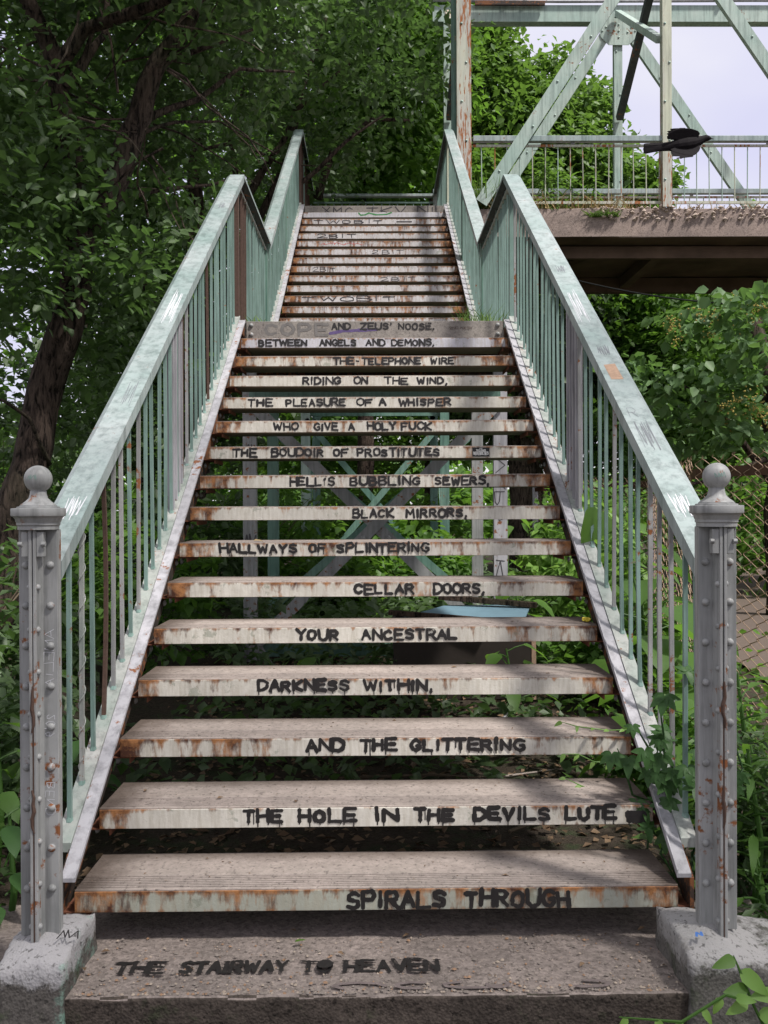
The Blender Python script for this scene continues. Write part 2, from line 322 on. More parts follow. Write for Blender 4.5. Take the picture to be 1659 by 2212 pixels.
# ------------------------------------------------------------------ hand-painted lettering (polyline strokes given a brush width)
GL = {'A':[[(0,0),(.5,1),(1,0)],[(.2,.36),(.8,.36)]],'B':[[(0,0),(0,1),(.68,1),(.88,.78),(.68,.54),(0,.54)],[(.68,.54),(1,.28),(.75,0),(0,0)]],
'C':[[(.95,.8),(.6,1),(.2,.88),(0,.5),(.2,.12),(.6,0),(.95,.2)]],'D':[[(0,0),(0,1),(.55,1),(1,.7),(1,.3),(.55,0),(0,0)]],'E':[[(.95,1),(0,1),(0,0),(1,0)],[(0,.52),(.8,.52)]],
'F':[[(1,1),(0,1),(0,0)],[(0,.52),(.8,.52)]],'G':[[(.95,.8),(.6,1),(.2,.88),(0,.5),(.2,.12),(.6,0),(.95,.2),(.95,.45),(.6,.45)]],'H':[[(0,0),(0,1)],[(1,0),(1,1)],[(0,.5),(1,.5)]],
'I':[[(.5,0),(.5,1)]],'i':[[(.5,0),(.5,1)],[(.05,1),(.95,1)],[(.05,0),(.95,0)]],'J':[[(.9,1),(.9,.25),(.6,0),(.2,.1)]],'K':[[(0,0),(0,1)],[(.95,1),(0,.45),(.95,0)]],'L':[[(0,1),(0,0),(.95,0)]],'M':[[(0,0),(.08,1),(.5,.35),(.92,1),(1,0)]],
'N':[[(0,0),(0,1),(1,0),(1,1)]],'O':[[(.5,1),(.1,.85),(0,.5),(.1,.15),(.5,0),(.9,.15),(1,.5),(.9,.85),(.5,1)]],'P':[[(0,0),(0,1),(.7,1),(.95,.75),(.7,.48),(0,.48)]],
'R':[[(0,0),(0,1),(.7,1),(.92,.76),(.7,.5),(0,.5)],[(.4,.5),(.98,0)]],'S':[[(.92,.84),(.55,1),(.12,.88),(.12,.62),(.85,.42),(.92,.14),(.5,0),(.05,.14)]],'T':[[(0,1),(1,1)],[(.5,1),(.5,0)]],
'U':[[(0,1),(.03,.2),(.35,0),(.65,0),(.97,.2),(1,1)]],'V':[[(0,1),(.5,0),(1,1)]],'W':[[(0,1),(.24,0),(.5,.75),(.76,0),(1,1)]],'X':[[(0,0),(1,1)],[(0,1),(1,0)]],'Y':[[(0,1),(.5,.5),(1,1)],[(.5,.5),(.5,0)]],
'Z':[[(0,1),(1,1),(0,0),(1,0)]],',':[[(.35,.05),(.1,-.25)]],'.':[[(.3,.02),(.3,.06)]],"'":[[(.4,1.05),(.25,.8)]],'2':[[(0,.75),(.3,1),(.8,.95),(.85,.65),(0,0),(1,0)]],'0':[[(.5,1),(.1,.85),(0,.5),(.1,.15),(.5,0),(.9,.15),(1,.5),(.9,.85),(.5,1)]],'6':[[(.8,1),(.2,.6),(0,.25),(.4,0),(.9,.15),(.8,.45),(.1,.4)]],'-':[[(0,.5),(.8,.5)]],'7':[[(0,1),(1,1),(.3,0)]],'4':[[(.8,0),(.8,1),(0,.3),(1,.3)]],'1':[[(.5,0),(.5,1),(.2,.8)]],'9':[[(.3,0),(.9,.5),(.8,.9),(.3,1),(.05,.7),(.3,.5),(.85,.6)]]}
WD = {'I':.30,'i':.6,',':.35,'.':.35,"'":.35,'W':1.25,'M':1.2,'-':.6,'1':.5}
def stroke(mb, pts, hw, fn, k, mi=0, nj=6, taper=False):
    """one brush stroke as a flat ribbon with round joints, k = running layer number"""
    if hw > .004 and nj == 6:
        q_ = []
        for (ax, ay), (bx, by) in zip(pts, pts[1:]): q_ += [(ax, ay), ((ax+bx)/2+random.uniform(-1,1)*hw*.18, (ay+by)/2+random.uniform(-1,1)*hw*.18)]
        pts = q_+[pts[-1]]
    for i in range(len(pts)-1):
        hw0 = hw; hw = hw*random.uniform(.78, 1.16) if nj == 6 else hw
        (ax, ay), (bx, by) = pts[i], pts[i+1]; dx, dy = bx-ax, by-ay; l = math.hypot(dx, dy) or 1e-6; nx, ny = -dy/l*hw, dx/l*hw
        e = .55 if (taper and i == len(pts)-2) else 1
        mb.add([fn(ax+nx, ay+ny, k), fn(ax-nx, ay-ny, k), fn(bx-nx*e, by-ny*e, k), fn(bx+nx*e, by+ny*e, k)], [(0,1,2,3)], mi); k += 1; hw = hw0
    for (x, y) in pts:
        r = hw*random.uniform(.9, 1.12); a0 = random.random()*6
        mb.add([fn(x+r*math.cos(a0+6.283*j/nj), y+r*math.sin(a0+6.283*j/nj), k) for j in range(nj)], [tuple(range(nj))], mi); k += 1
    return k
def words(mb, ws, y0, y1, fn, hw, jit=.05, drip=0.0, floor=None, serif=False, mi=0, slant=0.0):
    k = 0; H = y1-y0
    for txt, x0, x1 in ws:
        n = [WD.get(c, 1.0) for c in txt]; gap = .34; tot = sum(n)+gap*(len(txt)-1); u = (x1-x0)/tot; x = x0
        for c, wd in zip(txt, n):
            oy = random.uniform(-1, 1)*jit*H*.8; sc = 1+random.uniform(-1, 1)*jit*1.2; rr = random.uniform(-1, 1)*jit
            for pl in GL.get(c, []):
                P = [(x + wd*u*(px*sc) + rr*(py-.5)*H*.5 + random.uniform(-1,1)*jit*u*.5 + slant*py*H, y0+oy+H*py*sc + random.uniform(-1,1)*jit*H*.5) for px, py in pl]
                k = stroke(mb, P, hw*random.uniform(.85, 1.15), fn, k, mi)
                if serif:
                    for e in (P[0], P[-1]):
                        if c not in 'OCGSAVWY' : k = stroke(mb, [(e[0]-hw*1.3, e[1]), (e[0]+hw*1.3, e[1])], hw*.42, fn, k, mi)
                if drip and random.random() < drip and floor is not None:
                    b = min(P, key=lambda q: q[1]); dl = random.uniform(.45, 1.0)*(b[1]-floor)
                    if dl > .003: k = stroke(mb, [(b[0], b[1]), (b[0]+random.uniform(-.001,.001), b[1]-dl)], hw*.30, fn, k, mi)
            x += wd*u + gap*u
    return k
def paint_words(name, ws, y0, y1, fn, hw, jit, parent, mat, **k):
    for w_ in ws:
        mb = MB(); words(mb, [w_], y0, y1, fn, hw, jit, **k); mb.build(name, mat, parent)
def scribble(mb, cx, cy, sx, sy, n, hw, fn, mi=0, seed=0, zig=True):
    r = random.Random(seed); k = 0; pts = []
    for i in range(n):
        t = i/(n-1)
        pts.append((cx + (t-.5)*sx*(1 if zig else r.uniform(-1,1)) + r.uniform(-.12,.12)*sx, cy + (.5 if i % 2 else -.5)*sy*r.uniform(.5, 1) ))
    return stroke(mb, pts, hw, fn, k, mi, 4)

# ------------------------------------------------------------------ setting: ground, path
def sm(a, b, x): t = min(1, max(0, (x-a)/(b-a))); return t*t*(3-2*t)
def gz(x, y):
    z = -.30 + .24*sm(2.6, 3.3, y) + .24*sm(4.2, 6.8, y) - .10*sm(8, 13, y)
    if abs(x) > 1.15: z += -.05
    z += .05*(mnoise.noise(Vector((x*.9, y*.9, 0))) + .5*mnoise.noise(Vector((x*3, y*3, 3))))
    z += .9*mnoise.noise(Vector((x*.06, y*.06, 9)))*sm(14, 40, math.hypot(x, y))
    return z
def axis(vals): return [v for v in vals]
xs = [-180,-120,-80,-50,-35,-25,-18,-14] + list(np.arange(-11, 11.01, .3)) + [14,18,25,35,50,80,120,180]
ys = [-120,-60,-30,-15,-8,-4,-1,0,1] + list(np.arange(1.6, 17, .3)) + [18,20,23,27,32,40,55,80,120,180,300]
mb = MB(); nx = len(xs)
mb.v = [(float(x), float(y), gz(x, y)) for y in ys for x in xs]
mb.f = [(j*nx+i, j*nx+i+1, (j+1)*nx+i+1, (j+1)*nx+i) for j in range(len(ys)-1) for i in range(nx-1)]; mb.m = [0]*len(mb.f)
tag(mb.build('ground', M['soil'], smooth=True), kind='structure')
mb = MB(); pv = []
py_ = list(np.arange(2.0, 30, .4)); px_ = [0,.2,.5,.8,1]
for y in py_:
    a = 2.15+.16*max(0, y-4); b = a+3.6
    for t in px_: x = a+(b-a)*t + .12*math.sin(y*1.3+t*9); pv.append((x, y, gz(x, y)+.03))
mb.v = pv; n_ = len(px_); mb.f = [(j*n_+i, j*n_+i+1, (j+1)*n_+i+1, (j+1)*n_+i) for j in range(len(py_)-1) for i in range(n_-1)]; mb.m = [0]*len(mb.f)
tag(mb.build('path', M['gravel'], smooth=True), kind='structure')

def rough_block(name, corners_lo, corners_hi, mat, parent=None, n=14, amp=.008, seed=1, top=None, fs=14, edgeamp=None):
    """8-corner block (two rings of 4, lower and upper), finely cut and knocked about like old concrete"""
    lo = [Vector(c) for c in corners_lo]; hi = [Vector(c) for c in corners_hi]; mb = MB()
    bm = bmesh.new(); vs = [bm.verts.new(c) for c in lo+hi]
    for f in ((3,2,1,0),(4,5,6,7),(0,1,5,4),(1,2,6,5),(2,3,7,6),(3,0,4,7)): bm.faces.new([vs[i] for i in f])
    bmesh.ops.subdivide_edges(bm, edges=bm.edges[:], cuts=n, use_grid_fill=True)
    bm.normal_update()
    for v in bm.verts:
        p = v.co.copy(); nn = v.normal
        if top: p.z += top(p)
        d = mnoise.noise(p*fs + Vector((seed*7,0,0)))*amp + mnoise.noise(p*fs*3.1)*amp*.45
        edge = sum(1 for e in v.link_faces) and (max((f.normal.angle(v.normal, 0) for f in v.link_faces), default=0))
        if edge > .5: d -= abs(mnoise.noise(p*fs*1.3+Vector((3,3,seed)))+.5*mnoise.noise(p*fs*4))*(edgeamp or amp*2.4)
        v.co = p + nn*d
    me = bpy.data.meshes.new(name); bm.to_mesh(me); bm.free()
    for m in (mat if isinstance(mat, list) else [mat]): me.materials.append(m)
    for p in me.polygons: p.use_smooth = True
    if isinstance(mat, list):
        for p in me.polygons:
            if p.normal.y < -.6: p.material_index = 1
    return link(name, me, parent)

# concrete slab the stair starts from
slab = empty('concrete_slab', (0, 2.9, 0), 'worn concrete slab at the foot of the stairs with THE STAIRWAY TO HEAVEN painted on it', 'concrete step')
s_ = rough_block('slab_body', [(-1.25,2.52,-.42),(1.25,2.52,-.42),(1.25,3.1,-.42),(-1.25,3.1,-.42)], [(-1.25,2.50,0),(1.25,2.50,0),(1.25,3.1,0),(-1.25,3.1,0)], [M['slab'], M['slabfront']], None, 64, .006, 2, fs=9, edgeamp=.022)
s_.parent = slab; s_.matrix_parent_inverse = Matrix.Translation((0,-2.9,0))
mb = MB(); k = 0
def slabfn(x, y, k): return (x, 2.9 + y - 2.9, .0065 + k*2e-5)
def sx(px, d=2.67): return (px-811)*d/2007
random.seed(3)
paint_words('painted_word', [('THE', sx(250), sx(352)), ('STAIRWAY', sx(390), sx(618)), ('TO', sx(650), sx(710)), ('HEAVEN', sx(742), sx(941))], -.278, -.216, slabfn, .0066, .05, slab, M['paint'], serif=True)
mb = MB(); stroke(mb, [(sx(697), -.25), (sx(700), -.247)], .022, slabfn, 400); mb.build('paint_blot', M['paint'], slab)
mb = MB()

for q_, (cx_, rx_) in enumerate(((-.05,.07),(.10,.05),(.26,.08),(.33,.03),(.58,.06))):
    stroke(mb, [(cx_+rx_*math.cos(a_*.8+q_), -.357+.017*math.sin(a_*.8+q_)) for a_ in range(6)], .006, slabfn, q_*20, 0, 8)
mb.build('faded_graffiti', M['slabghost'], slab)
# pedestals
for sgn, mat, lab in ((-1, M['pedL'], 'left concrete pedestal with white and green paint under the newel post'), (1, M['pedR'], 'right concrete pedestal, mossy and bare with a blue paint spot')):
    def T(p): return (p[0]*sgn, p[1]-2.62, p[2]+.1)
    lo = [(1.16,2.44,-.42),(.835,2.44,-.42),(.835,2.80,-.42),(1.16,2.80,-.42)]; hi = [(1.03,2.50,.070),(.842,2.49,.098),(.842,2.79,.112),(1.05,2.79,.085)]
    if sgn > 0: lo, hi = [lo[i] for i in (1,0,3,2)], [hi[i] for i in (1,0,3,2)]
    if sgn > 0: hi = [(1.20,2.50,.055) if p[0] == 1.03 else ((1.20,2.79,.07) if p[0] == 1.05 else p) for p in hi]; lo = [(1.30 if p[0] > 1.1 else p[0], p[1], p[2]) for p in lo]
    o = rough_block('concrete_pedestal', [(p[0]*sgn, p[1], p[2]) for p in lo], [(p[0]*sgn, p[1], p[2]) for p in hi], mat, None, 22, .006, 4+sgn,
          top=lambda p: .052*max(0, 1-math.hypot((abs(p.x)-.945)/.14, (p.y-2.64)/.17)) if p.z > .05 else 0, fs=11)
    tag(o, lab, 'pedestal')
    b = MB(); fn = lambda x, y, k: (x, y, .155+k*3e-5 - .35*max(0, 2.62-y))
    if sgn < 0:
        scribble(b, -.855, 2.575, .05, .035, 7, .0018, fn, 0, 3)
        b.build('scribble', M['paint'], o)
    else:
        b = MB(); scribble(b, .888, 2.545, .022, .030, 4, .0035, lambda x, y, k: (x, y, .139+k*3e-5), 0, 3); b.build('paint_spot', M['bluespot'], o)

# ------------------------------------------------------------------ newel posts
rv = MB(); rv.lathe([(.0,.010),(.006,.0092),(.0105,.005),(.0115,0)], n=10); rivet_me = rv.mesh('rivet', M['newel'], True)
for q in range(1): pass
def rivet(parent, p, nrm, me, s=1.0):
    return link('rivet', me, parent, p, Vector(nrm).to_track_quat('Z', 'Y').to_euler(), (s, s, s))
def newel(X, lab, seed):
    z0 = .12; r = random.Random(seed)
    t = empty('newel_post', (X, 2.62, z0), lab, 'newel post', 'newel posts at the foot of the stairs')
    H = 1.141                                          # shaft height to the cap
    s = -1 if X < 0 else 1                              # front web is set off towards the outside/inside
    # four angles back to back forming a cruciform with cover plates
    MB().box((-.054,-.006,0),(.054,.006,H)).build('web_plate', M['newel'], t, bevel=.0015)
    for a in (-1, 1):
        MB().box((.048*a-.006,.0065,0),(.048*a+.006,.026,H)).build('edge_flange', M['newel'], t, bevel=.0015)
    fx = .003*s
    MB().box((fx-.0105,-.044,-.03),(fx-.0015,-.0065,H)).box((fx+.0015,-.044,-.03),(fx+.0105,-.0065,H)).build('front_flange', M['newel'], t, bevel=.0015)
    b = MB(); b.add([(fx+e*.0106,-.022,zz) for e in (-1,1) for zz in (0,H)]+[(fx+e*.018,-.0062,zz) for e in (-1,1) for zz in (0,H)]+[(fx+e*.0106,-.0062,zz) for e in (-1,1) for zz in (0,H)], [(0,1,5,4),(2,3,7,6),(4,5,9,8),(6,7,11,10),(0,1,9,8),(2,3,11,10)]); b.build('angle_fillet', M['newel'], t)
    MB().box((fx-.0012,-.0445,-.03),(fx+.0012,-.0075,H*.62)).build('rust_seam', M['rustbar'], t)
    # rust scabs on the front flange
    for zz, hh in ((.58,.13),(.30,.12)):
        b = MB(); b.tube([(fx+.004*r.uniform(-1,1), -.0450, zz+hh*i/6) for i in range(7)], [.002,.004,.005,.006,.005,.004,.002], 6); b.build('rust_scab', M['rustbar'], t)
    for i in range(9):
        zz = H-.10-.1135*i
        for a in (-1, 1): rivet(t, (.034*a, -.0062, zz), (0,-1,0), rivet_me, 1.0)
    for i in range(9):
        rivet(t, (fx-.0105, -.031, H-.16-.118*i), (-1,0,0), rivet_me, .8); rivet(t, (fx+.0105, -.031, H-.16-.118*i), (1,0,0), rivet_me, .8)
    # clamp under the cap
    for a in (-1, 1):
        b = MB(); b.box((fx+a*.0112, -.042, H-.075), (fx+a*.030, -.018, H-.006)); b.tube([(fx+a*.026,-.044,H-.04),(fx+a*.038,-.044,H-.04)], .008, 6)
        b.build('clamp', M['newel'], t, bevel=.0012)
    # cap and finial
    b = MB()
    b.lathe([(.001,.0),(.0555,.0),(.0555,.010),(.0585,.013),(.0585,.020),(.061,.023),(.0625,.030),(.068,.036),(.0725,.038),(.0735,.041),(.0735,.057),(.0725,.0595),(.058,.0605),(.0575,.064),(.050,.065),(.0495,.068),(.001,.069)], (0,0,H), 40)
    pc = b.build('post_cap', M['newel'], t, smooth=True); pc.data.set_sharp_from_angle(angle=R(35))
    prof = [(.048,.068),(.046,.071),(.036,.078),(.026,.088),(.0225,.100),(.0225,.108)]
    for i in range(13):
        a = -1.06+ (math.pi/2+1.06)*i/12; prof.append((max(.0001,.0385*math.cos(a)), .1415+.0385*math.sin(a)))
    MB().lathe([(r_, z_) for r_, z_ in prof], (0,0,H), 28).build('ball_finial', M['newel'], t, smooth=True)
    b = MB(); fn = lambda x, y, k: (x, -math.sqrt(max(1e-6, .0388**2-x*x-(y)**2))-.0003-k*1e-5, H+.1415+y)
    scribble(b, -.004, .004, .028, .016, 9, .0010, fn, 0, seed); b.build('marker_scribble', M['mint'], t)
    if X < 0:
        b = MB(); fn = lambda x, y, k: (.030 - y, -.0066-k*1e-5, .86 - x)     # faint scratched letters running down the plate
        paint_words('scratched_word', [('AMELIA', 0, .16), ('2019', .24, .30), ('BEND', .43, .52)], -.012, .012, fn, .0007, .12, t, M['white_scratch'])
    return t
newel(-.947, 'grey riveted newel post with ball finial at the left foot of the stairs', 1)
newel(.965, 'grey riveted newel post with ball finial at the right foot of the stairs', 2)

# ------------------------------------------------------------------ stair flights
RI, TR, W2 = .1655, .2553, .915
riv2 = MB(); riv2.lathe([(0,.012),(.008,.010),(.013,.005),(.014,0)], n=8); riv_dark = riv2.mesh('rivet', M['newel'], True)
def make_tread_mesh(grooves=True):
    """concrete walking surface with anti-slip grooves near the nose"""
    prof = [(.004,-.012),(.004,-.0015),(.0055,0)]
    if grooves:
        y = .018
        for i in range(7): prof += [(y,0),(y+.0012,-.0060),(y+.0058,-.0060),(y+.0070,0)]; y += .0138
    prof += [(.300,0),(.300,-.012)]
    n = 25; mb = MB()
    for i in range(n):
        x = -W2 + 2*W2*i/(n-1)
        for (y, z) in prof:
            zz = z + (.0014*mnoise.noise(Vector((x*4, y*20, 1))) if z > -.002 else 0)
            if y > .28: zz2 = y + .004*mnoise.noise(Vector((x*6, 2, 5)))
            else: zz2 = y + (.0012*mnoise.noise(Vector((x*12, 1, y))) if z > -.01 else 0)
            mb.v.append((x, zz2, zz))
    m = len(prof)
    mb.f = [(i*m+k, i*m+(k+1) % m, (i+1)*m+(k+1) % m, (i+1)*m+k) for i in range(n-1) for k in range(m)] + [tuple(range(m)), tuple(range((n-1)*m, n*m))]
    mb.m = [0]*len(mb.f)
    return mb.mesh('tread', M['tread'])
tread_me = make_tread_mesh(True)
def pan_mesh(mat):
    mb = MB(); a = W2
    mb.box((-a,0,-.067),(a,.006,-.0045)); 
    mb.box((-a,.0062,-.067),(a,.298,-.061), 1)
    mb.box((-a,.0062,-.0605),(-a+.006,.298,-.0125)); mb.box((a-.006,.0062,-.0605),(a,.298,-.0125))
    me = mb.mesh('steel_pan', [mat, M['pan_under']], bevel=.0012); return me
pans = {k: pan_mesh(M[k]) for k in ('riser','riser_lower','riser_upper','riser_clean')}
br = MB(); br.box((-.045,.01,-.004),(.03,.27,0)); br.box((-.045,.01,-.022),(-.040,.27,-.0042)); bracket_me = br.mesh('bracket', M['rust'])
LET = {0:([('SPIRALS',747,958),('THROUGH',1003,1228)],.2), 1:([('THE',523,607),('HOLE',643,765),('IN',807,858),('THE',893,978),('DEVILS',1023,1185),('LUTE',1222,1327)],.9),
 2:([('AND',660,738),('THE',778,852),('GLITTERING',885,1130)],.8), 3:([('DARKNESS',557,752),('WITHIN,',785,935)],.9), 4:([('YOUR',640,730),('ANCESTRAL',782,985)],0),
 5:([('CELLAR',765,893),('DOORS,',937,1047)],.3), 6:([('HALLWAYS',475,640),('OF',668,702),('SPLINTERING',728,925)],.7), 7:([('BLACK',763,850),('MIRRORS,',878,1010)],.15),
 8:([("HELL'S",628,723),('BUBBLING',757,907),('SEWERS,',940,1058)],.15), 9:([('THE',505,555),('BOUDOIR',588,700),('OF',722,752),('PROSTITUTES',773,950)],.4),
 10:([('WHO',593,645),('GIVE',680,730),('A',754,766),('HOLY',795,855),('FUCK',868,933)],.25), 11:([('THE',538,590),('PLEASURE',620,747),('OF',772,805),('A',820,834),('WHISPER',863,974)],.1),
 12:([('RIDING',656,736),('ON',767,795),('THE',832,882),('WIND,',903,968)],.1), 13:([('THE',722,765),('-',771,777),('TELEPHONE',784,910),('WIRE',932,981)],0),
 14:([('BETWEEN',562,665),('ANGELS',693,770),('AND',793,832),('DEMONS,',848,940)],0)}
def facefn(yoff=0): return lambda x, y, k: (x, yoff-.0009-k*2e-5, y)
def stringer(parent, s, y0, z0, y1, z1, dep=.27, upper=False):
    """one stair stringer: dark web, top flange in two strips; (y0,z0)-(y1,z1) follow the flange"""
    k = (z1-z0)/(y1-y0)
    web = MB(); x0, x1 = s*.952, s*.964; dv = dep/math.cos(math.atan(k))
    web.add([(x0,y0,z0-.013),(x1,y0,z0-.013),(x1,y0+ (0.0),z0-dv*.45),(x0,y0,z0-dv*.45),(x0,y1,z1-.013),(x1,y1,z1-.013),(x1,y1,z1-dv),(x0,y1,z1-dv)], [(0,1,2,3),(4,7,6,5),(0,4,5,1),(1,5,6,2),(2,6,7,3),(3,7,4,0)])
    o = web.build('stringer', M['darksteel'], parent)
    a, b = (.912, .956)
    f = MB(); f.sweep([(s*a,-.012),(s*a,.0),(s*b,0),(s*b,-.012)], [(0,y0,z0),(0,y1,z1)]); f.sweep([(s*a,.0003),(s*a,.012),(s*(a+.004),.012),(s*(a+.004),.0003)] if s > 0 else [(s*a,.0003),(s*a,.003),(s*(a+.004),.003),(s*(a+.004),.0003)], [(0,y0,z0),(0,y1,z1)])
    f.build('top_flange', M['lilac'], o)
    f = MB(); f.sweep([(s*(b+.001),-.022),(s*(b+.001),.007),(s*1.008,.007),(s*1.008,-.022)], [(0,y0+.10,z0+k*.10),(0,y1+.05,z1+k*.05)])
    f.build('baluster_plate', M['mintlight'], o)
    return o
def flight(base_y, base_z, n, lab, letters, upper):
    t = empty('stair_flight', (0, base_y, base_z), lab, 'stairs')
    k = RI/TR
    for s in (-1, 1):
        ya = -.0 ; za = RI + .036*1
        y1 = n*TR - .06
        st = stringer(t, s, ya, za, y1, za + k*y1)
        if not upper:
            tag(st, 'dark steel stringer along the %s side' % ('left' if s < 0 else 'right'))
        for i in range(n):
            rivet(st, (s*.9515, i*TR+.09, RI*(i+1)-.10), (-s,0,0), riv_dark, 1.0)
            rivet(st, (s*.9515, i*TR+.21, RI*(i+1)-.10), (-s,0,0), riv_dark, 1.0)
    rr = random.Random(5 if upper else 4)
    for i in range(n):
        d = base_y + i*TR
        tr = link('tread', tread_me, t, (0, i*TR, RI*(i+1)), (R(rr.uniform(-.25,.25)), R(rr.uniform(-.12,.12)), R(rr.uniform(-.1,.1))))
        key = 'riser_upper' if upper else ('riser_lower' if i == 0 else 'riser')
        if upper and i in (3, 14, 12): key = 'riser_clean' if i == 14 else 'riser_upper'
        if not upper and i == 14: key = 'riser_clean'
        link('steel_pan', pans[key], tr)
        for s in (-1, 1): link('bracket', bracket_me, tr, (s*.925, 0, -.069), None, (s, 1, 1))
        if i in letters:
            random.seed(100+i); mb = MB(); ws, dr = letters[i]
            ws = [(tx, (a-811)*d/2007, (b-811)*d/2007) for tx, a, b in ws]
            lo_, hi_ = (-.047, -.0095) if i in (1,2,3,6) else ((-.058, -.013) if i == 0 else (-.054, -.0145))
            paint_words('painted_word', ws, lo_, hi_, facefn(), .0068 if i < 4 else .0061, .085, tr, M['paint'], drip=dr, floor=-.0655)
            if i == 1:
                for q in range(5): stroke(mb, [(.828+.012*q, -.026-.001*(q % 3)), (.832+.012*q, -.046)], .013, facefn(), 900+q*4)
                stroke(mb, [(.83,-.060),(.83,-.04)], .002, facefn(), 960)
                mb.build('paint_blot', M['paint'], tr)
        if not upper and i == 9:
            mb = MB(); a, b = (1021-811)*d/2007, (1058-811)*d/2007; mb.box((a,-.0022,-.060),(b,-.0006,-.010), 0)
            fn = lambda x, y, k: (x, -.0025-k*1e-5, y)
            words(mb, [('THE',(a+b)/2-.008,(a+b)/2+.008)], -.0195, -.0145, fn, .0010, .03, mi=1)
            words(mb, [('YOUNG',a+.022,b-.022)], -.033, -.022, fn, .0020, .06, mi=1)
            words(mb, [('WEREWOLVES',a+.006,b-.006)], -.050, -.035, fn, .0022, .06, mi=1, drip=.6, floor=-.056)
            mb.build('sticker', [M['stick_black'], M['stick_white']], tr)
    return t
fl1 = flight(2.81, 0.0, 15, 'lower flight of rusty white steel steps, its step fronts painted with black lettering', LET, False)
# landing
D1 = 2.81+15*TR; Z1 = 16*RI
land = empty('stair_landing', (0, D1, Z1), "mid landing whose concrete edge reads AND ZEUS' NOOSE, above the fifteen lettered steps", 'landing')
rough = rough_block('landing_deck', [(-.93,.02,-.12),(.93,.02,-.12),(.93,1.86,-.12),(-.93,1.86,-.12)], [(-.93,.02,0),(.93,.02,0),(.93,1.86,0),(-.93,1.86,0)], M['edge'], land, 14, .004, 3)
mb = MB(); mb.box((-.915,0,-.125),(.915,.018,-.001)); mb.build('edge_plate', M['edge'], land, bevel=.002)
MB().box((-1.0,.03,-.24),(-.96,1.8,-.002)).build('side_beam', M['darksteel'], land); MB().box((.96,.03,-.24),(1.0,1.8,-.002)).build('side_beam', M['darksteel'], land)
MB().box((-.95,.06,-.26),(.95,.10,-.122)).box((-.95,1.70,-.26),(.95,1.74,-.122)).box((-.95,.88,-.26),(.95,.92,-.122)).build('floor_beam', M['darksteel'], land)
def Lx(px, d): return (px-811)*d/2007
random.seed(77); paint_words('painted_word', [('AND',Lx(719,D1),Lx(758,D1)),("ZEUS'",Lx(781,D1),Lx(849,D1)),('NOOSE.',Lx(863,D1),Lx(941,D1))], -.060, -.018, facefn(), .0062, .06, land, M['paint'])
random.seed(78); mb = MB(); words(mb, [('COPE',Lx(575,D1),Lx(712,D1))], -.100, -.02, facefn(.0006), .010, .09); mb.build('faded_graffiti', M['smoke'], land)
mb = MB(); stroke(mb, [(Lx(715,D1),-.088),(Lx(740,D1),-.072),(Lx(775,D1),-.066),(Lx(815,D1),-.060)], .011, facefn(.0004), 0); mb.build('purple_smear', M['purple'], land)
mb = MB(); words(mb, [('2ND',Lx(973,D1),Lx(991,D1)),('POETRY',Lx(996,D1),Lx(1022,D1))], -.060, -.044, facefn(), .0012, .05); mb.build('small_lettering', M['rustbar'], land)
for s in (-1,1):
    for zz in (-.03,-.095): rivet(land, (s*.88, -.0003, zz), (0,-1,0), riv_dark, 1.2)
# upper flight
D2 = 8.45; Z2 = Z1
LU = {4:([('TWOBIT',656,857)],0), 6:([('2BIT',824,903)],0), 7:([('2BIT',679,728)],0), 9:([('2BIT',807,875)],0), 11:([('2BIT',688,773)],0), 13:([('TWOBIT',682,830),('-',862,900)],0)}
fl2 = flight(D2, Z2, 15, 'upper flight of rusty lilac-white steel steps tagged with thin black marker graffiti', {}, True)
for o in list(fl2.children):
    if o.name.startswith('tread'):
        i = round(o.location.y/TR); d = D2+i*TR
        if i in LU:
            random.seed(200+i); mb = MB(); ws = [(tx, Lx(a, d), Lx(b, d)) for tx, a, b in LU[i][0]]
            words(mb, ws, -.058, -.014, facefn(), .0048 if i in (4, 13, 11) else .0034, .12); mb.build('marker_tag', M['marker'], o)
        if i == 10: mb = MB(); scribble(mb, Lx(740, d), -.036, .42, .03, 17, .0022, facefn(), 0, 4); mb.build('red_scribble', M['red'], o)
        if i == 14:
            mb = MB(); stroke(mb, [(Lx(778,d),-.012),(Lx(782,d),-.04),(Lx(792,d),-.035),(Lx(800,d),-.012),(Lx(815,d),-.035),(Lx(838,d),-.030),(Lx(848,d),-.008)], .009, facefn(), 0); mb.build('green_squiggle', M['greenspray'], o)
# top landing
D3 = D2+15*TR; Z3 = Z2+16*RI; DB = 14.65
top = empty('upper_landing', (0, D3, Z3), 'top landing with a graffiti covered edge above the upper flight', 'landing')
rough_block('landing_deck', [(-.95,.02,-.16),(1.02,.02,-.16),(1.02,DB-D3,-.16),(-.95,DB-D3,-.16)], [(-.95,.02,0),(1.02,.02,0),(1.02,DB-D3,0),(-.95,DB-D3,0)], M['edge'], top, 12, .006, 5)
MB().box((-.915,0,-.125),(.915,.018,-.001)).build('edge_plate', M['edge'], top, bevel=.002)
random.seed(9); mb = MB(); words(mb, [('XMC',Lx(700,D3),Lx(765,D3)),('TKV',Lx(795,D3),Lx(880,D3)),('N',Lx(905,D3),Lx(925,D3)),('II',Lx(935,D3),Lx(946,D3))], -.105, -.02, facefn(), .007, .12); mb.build('graffiti', M['marker'], top)

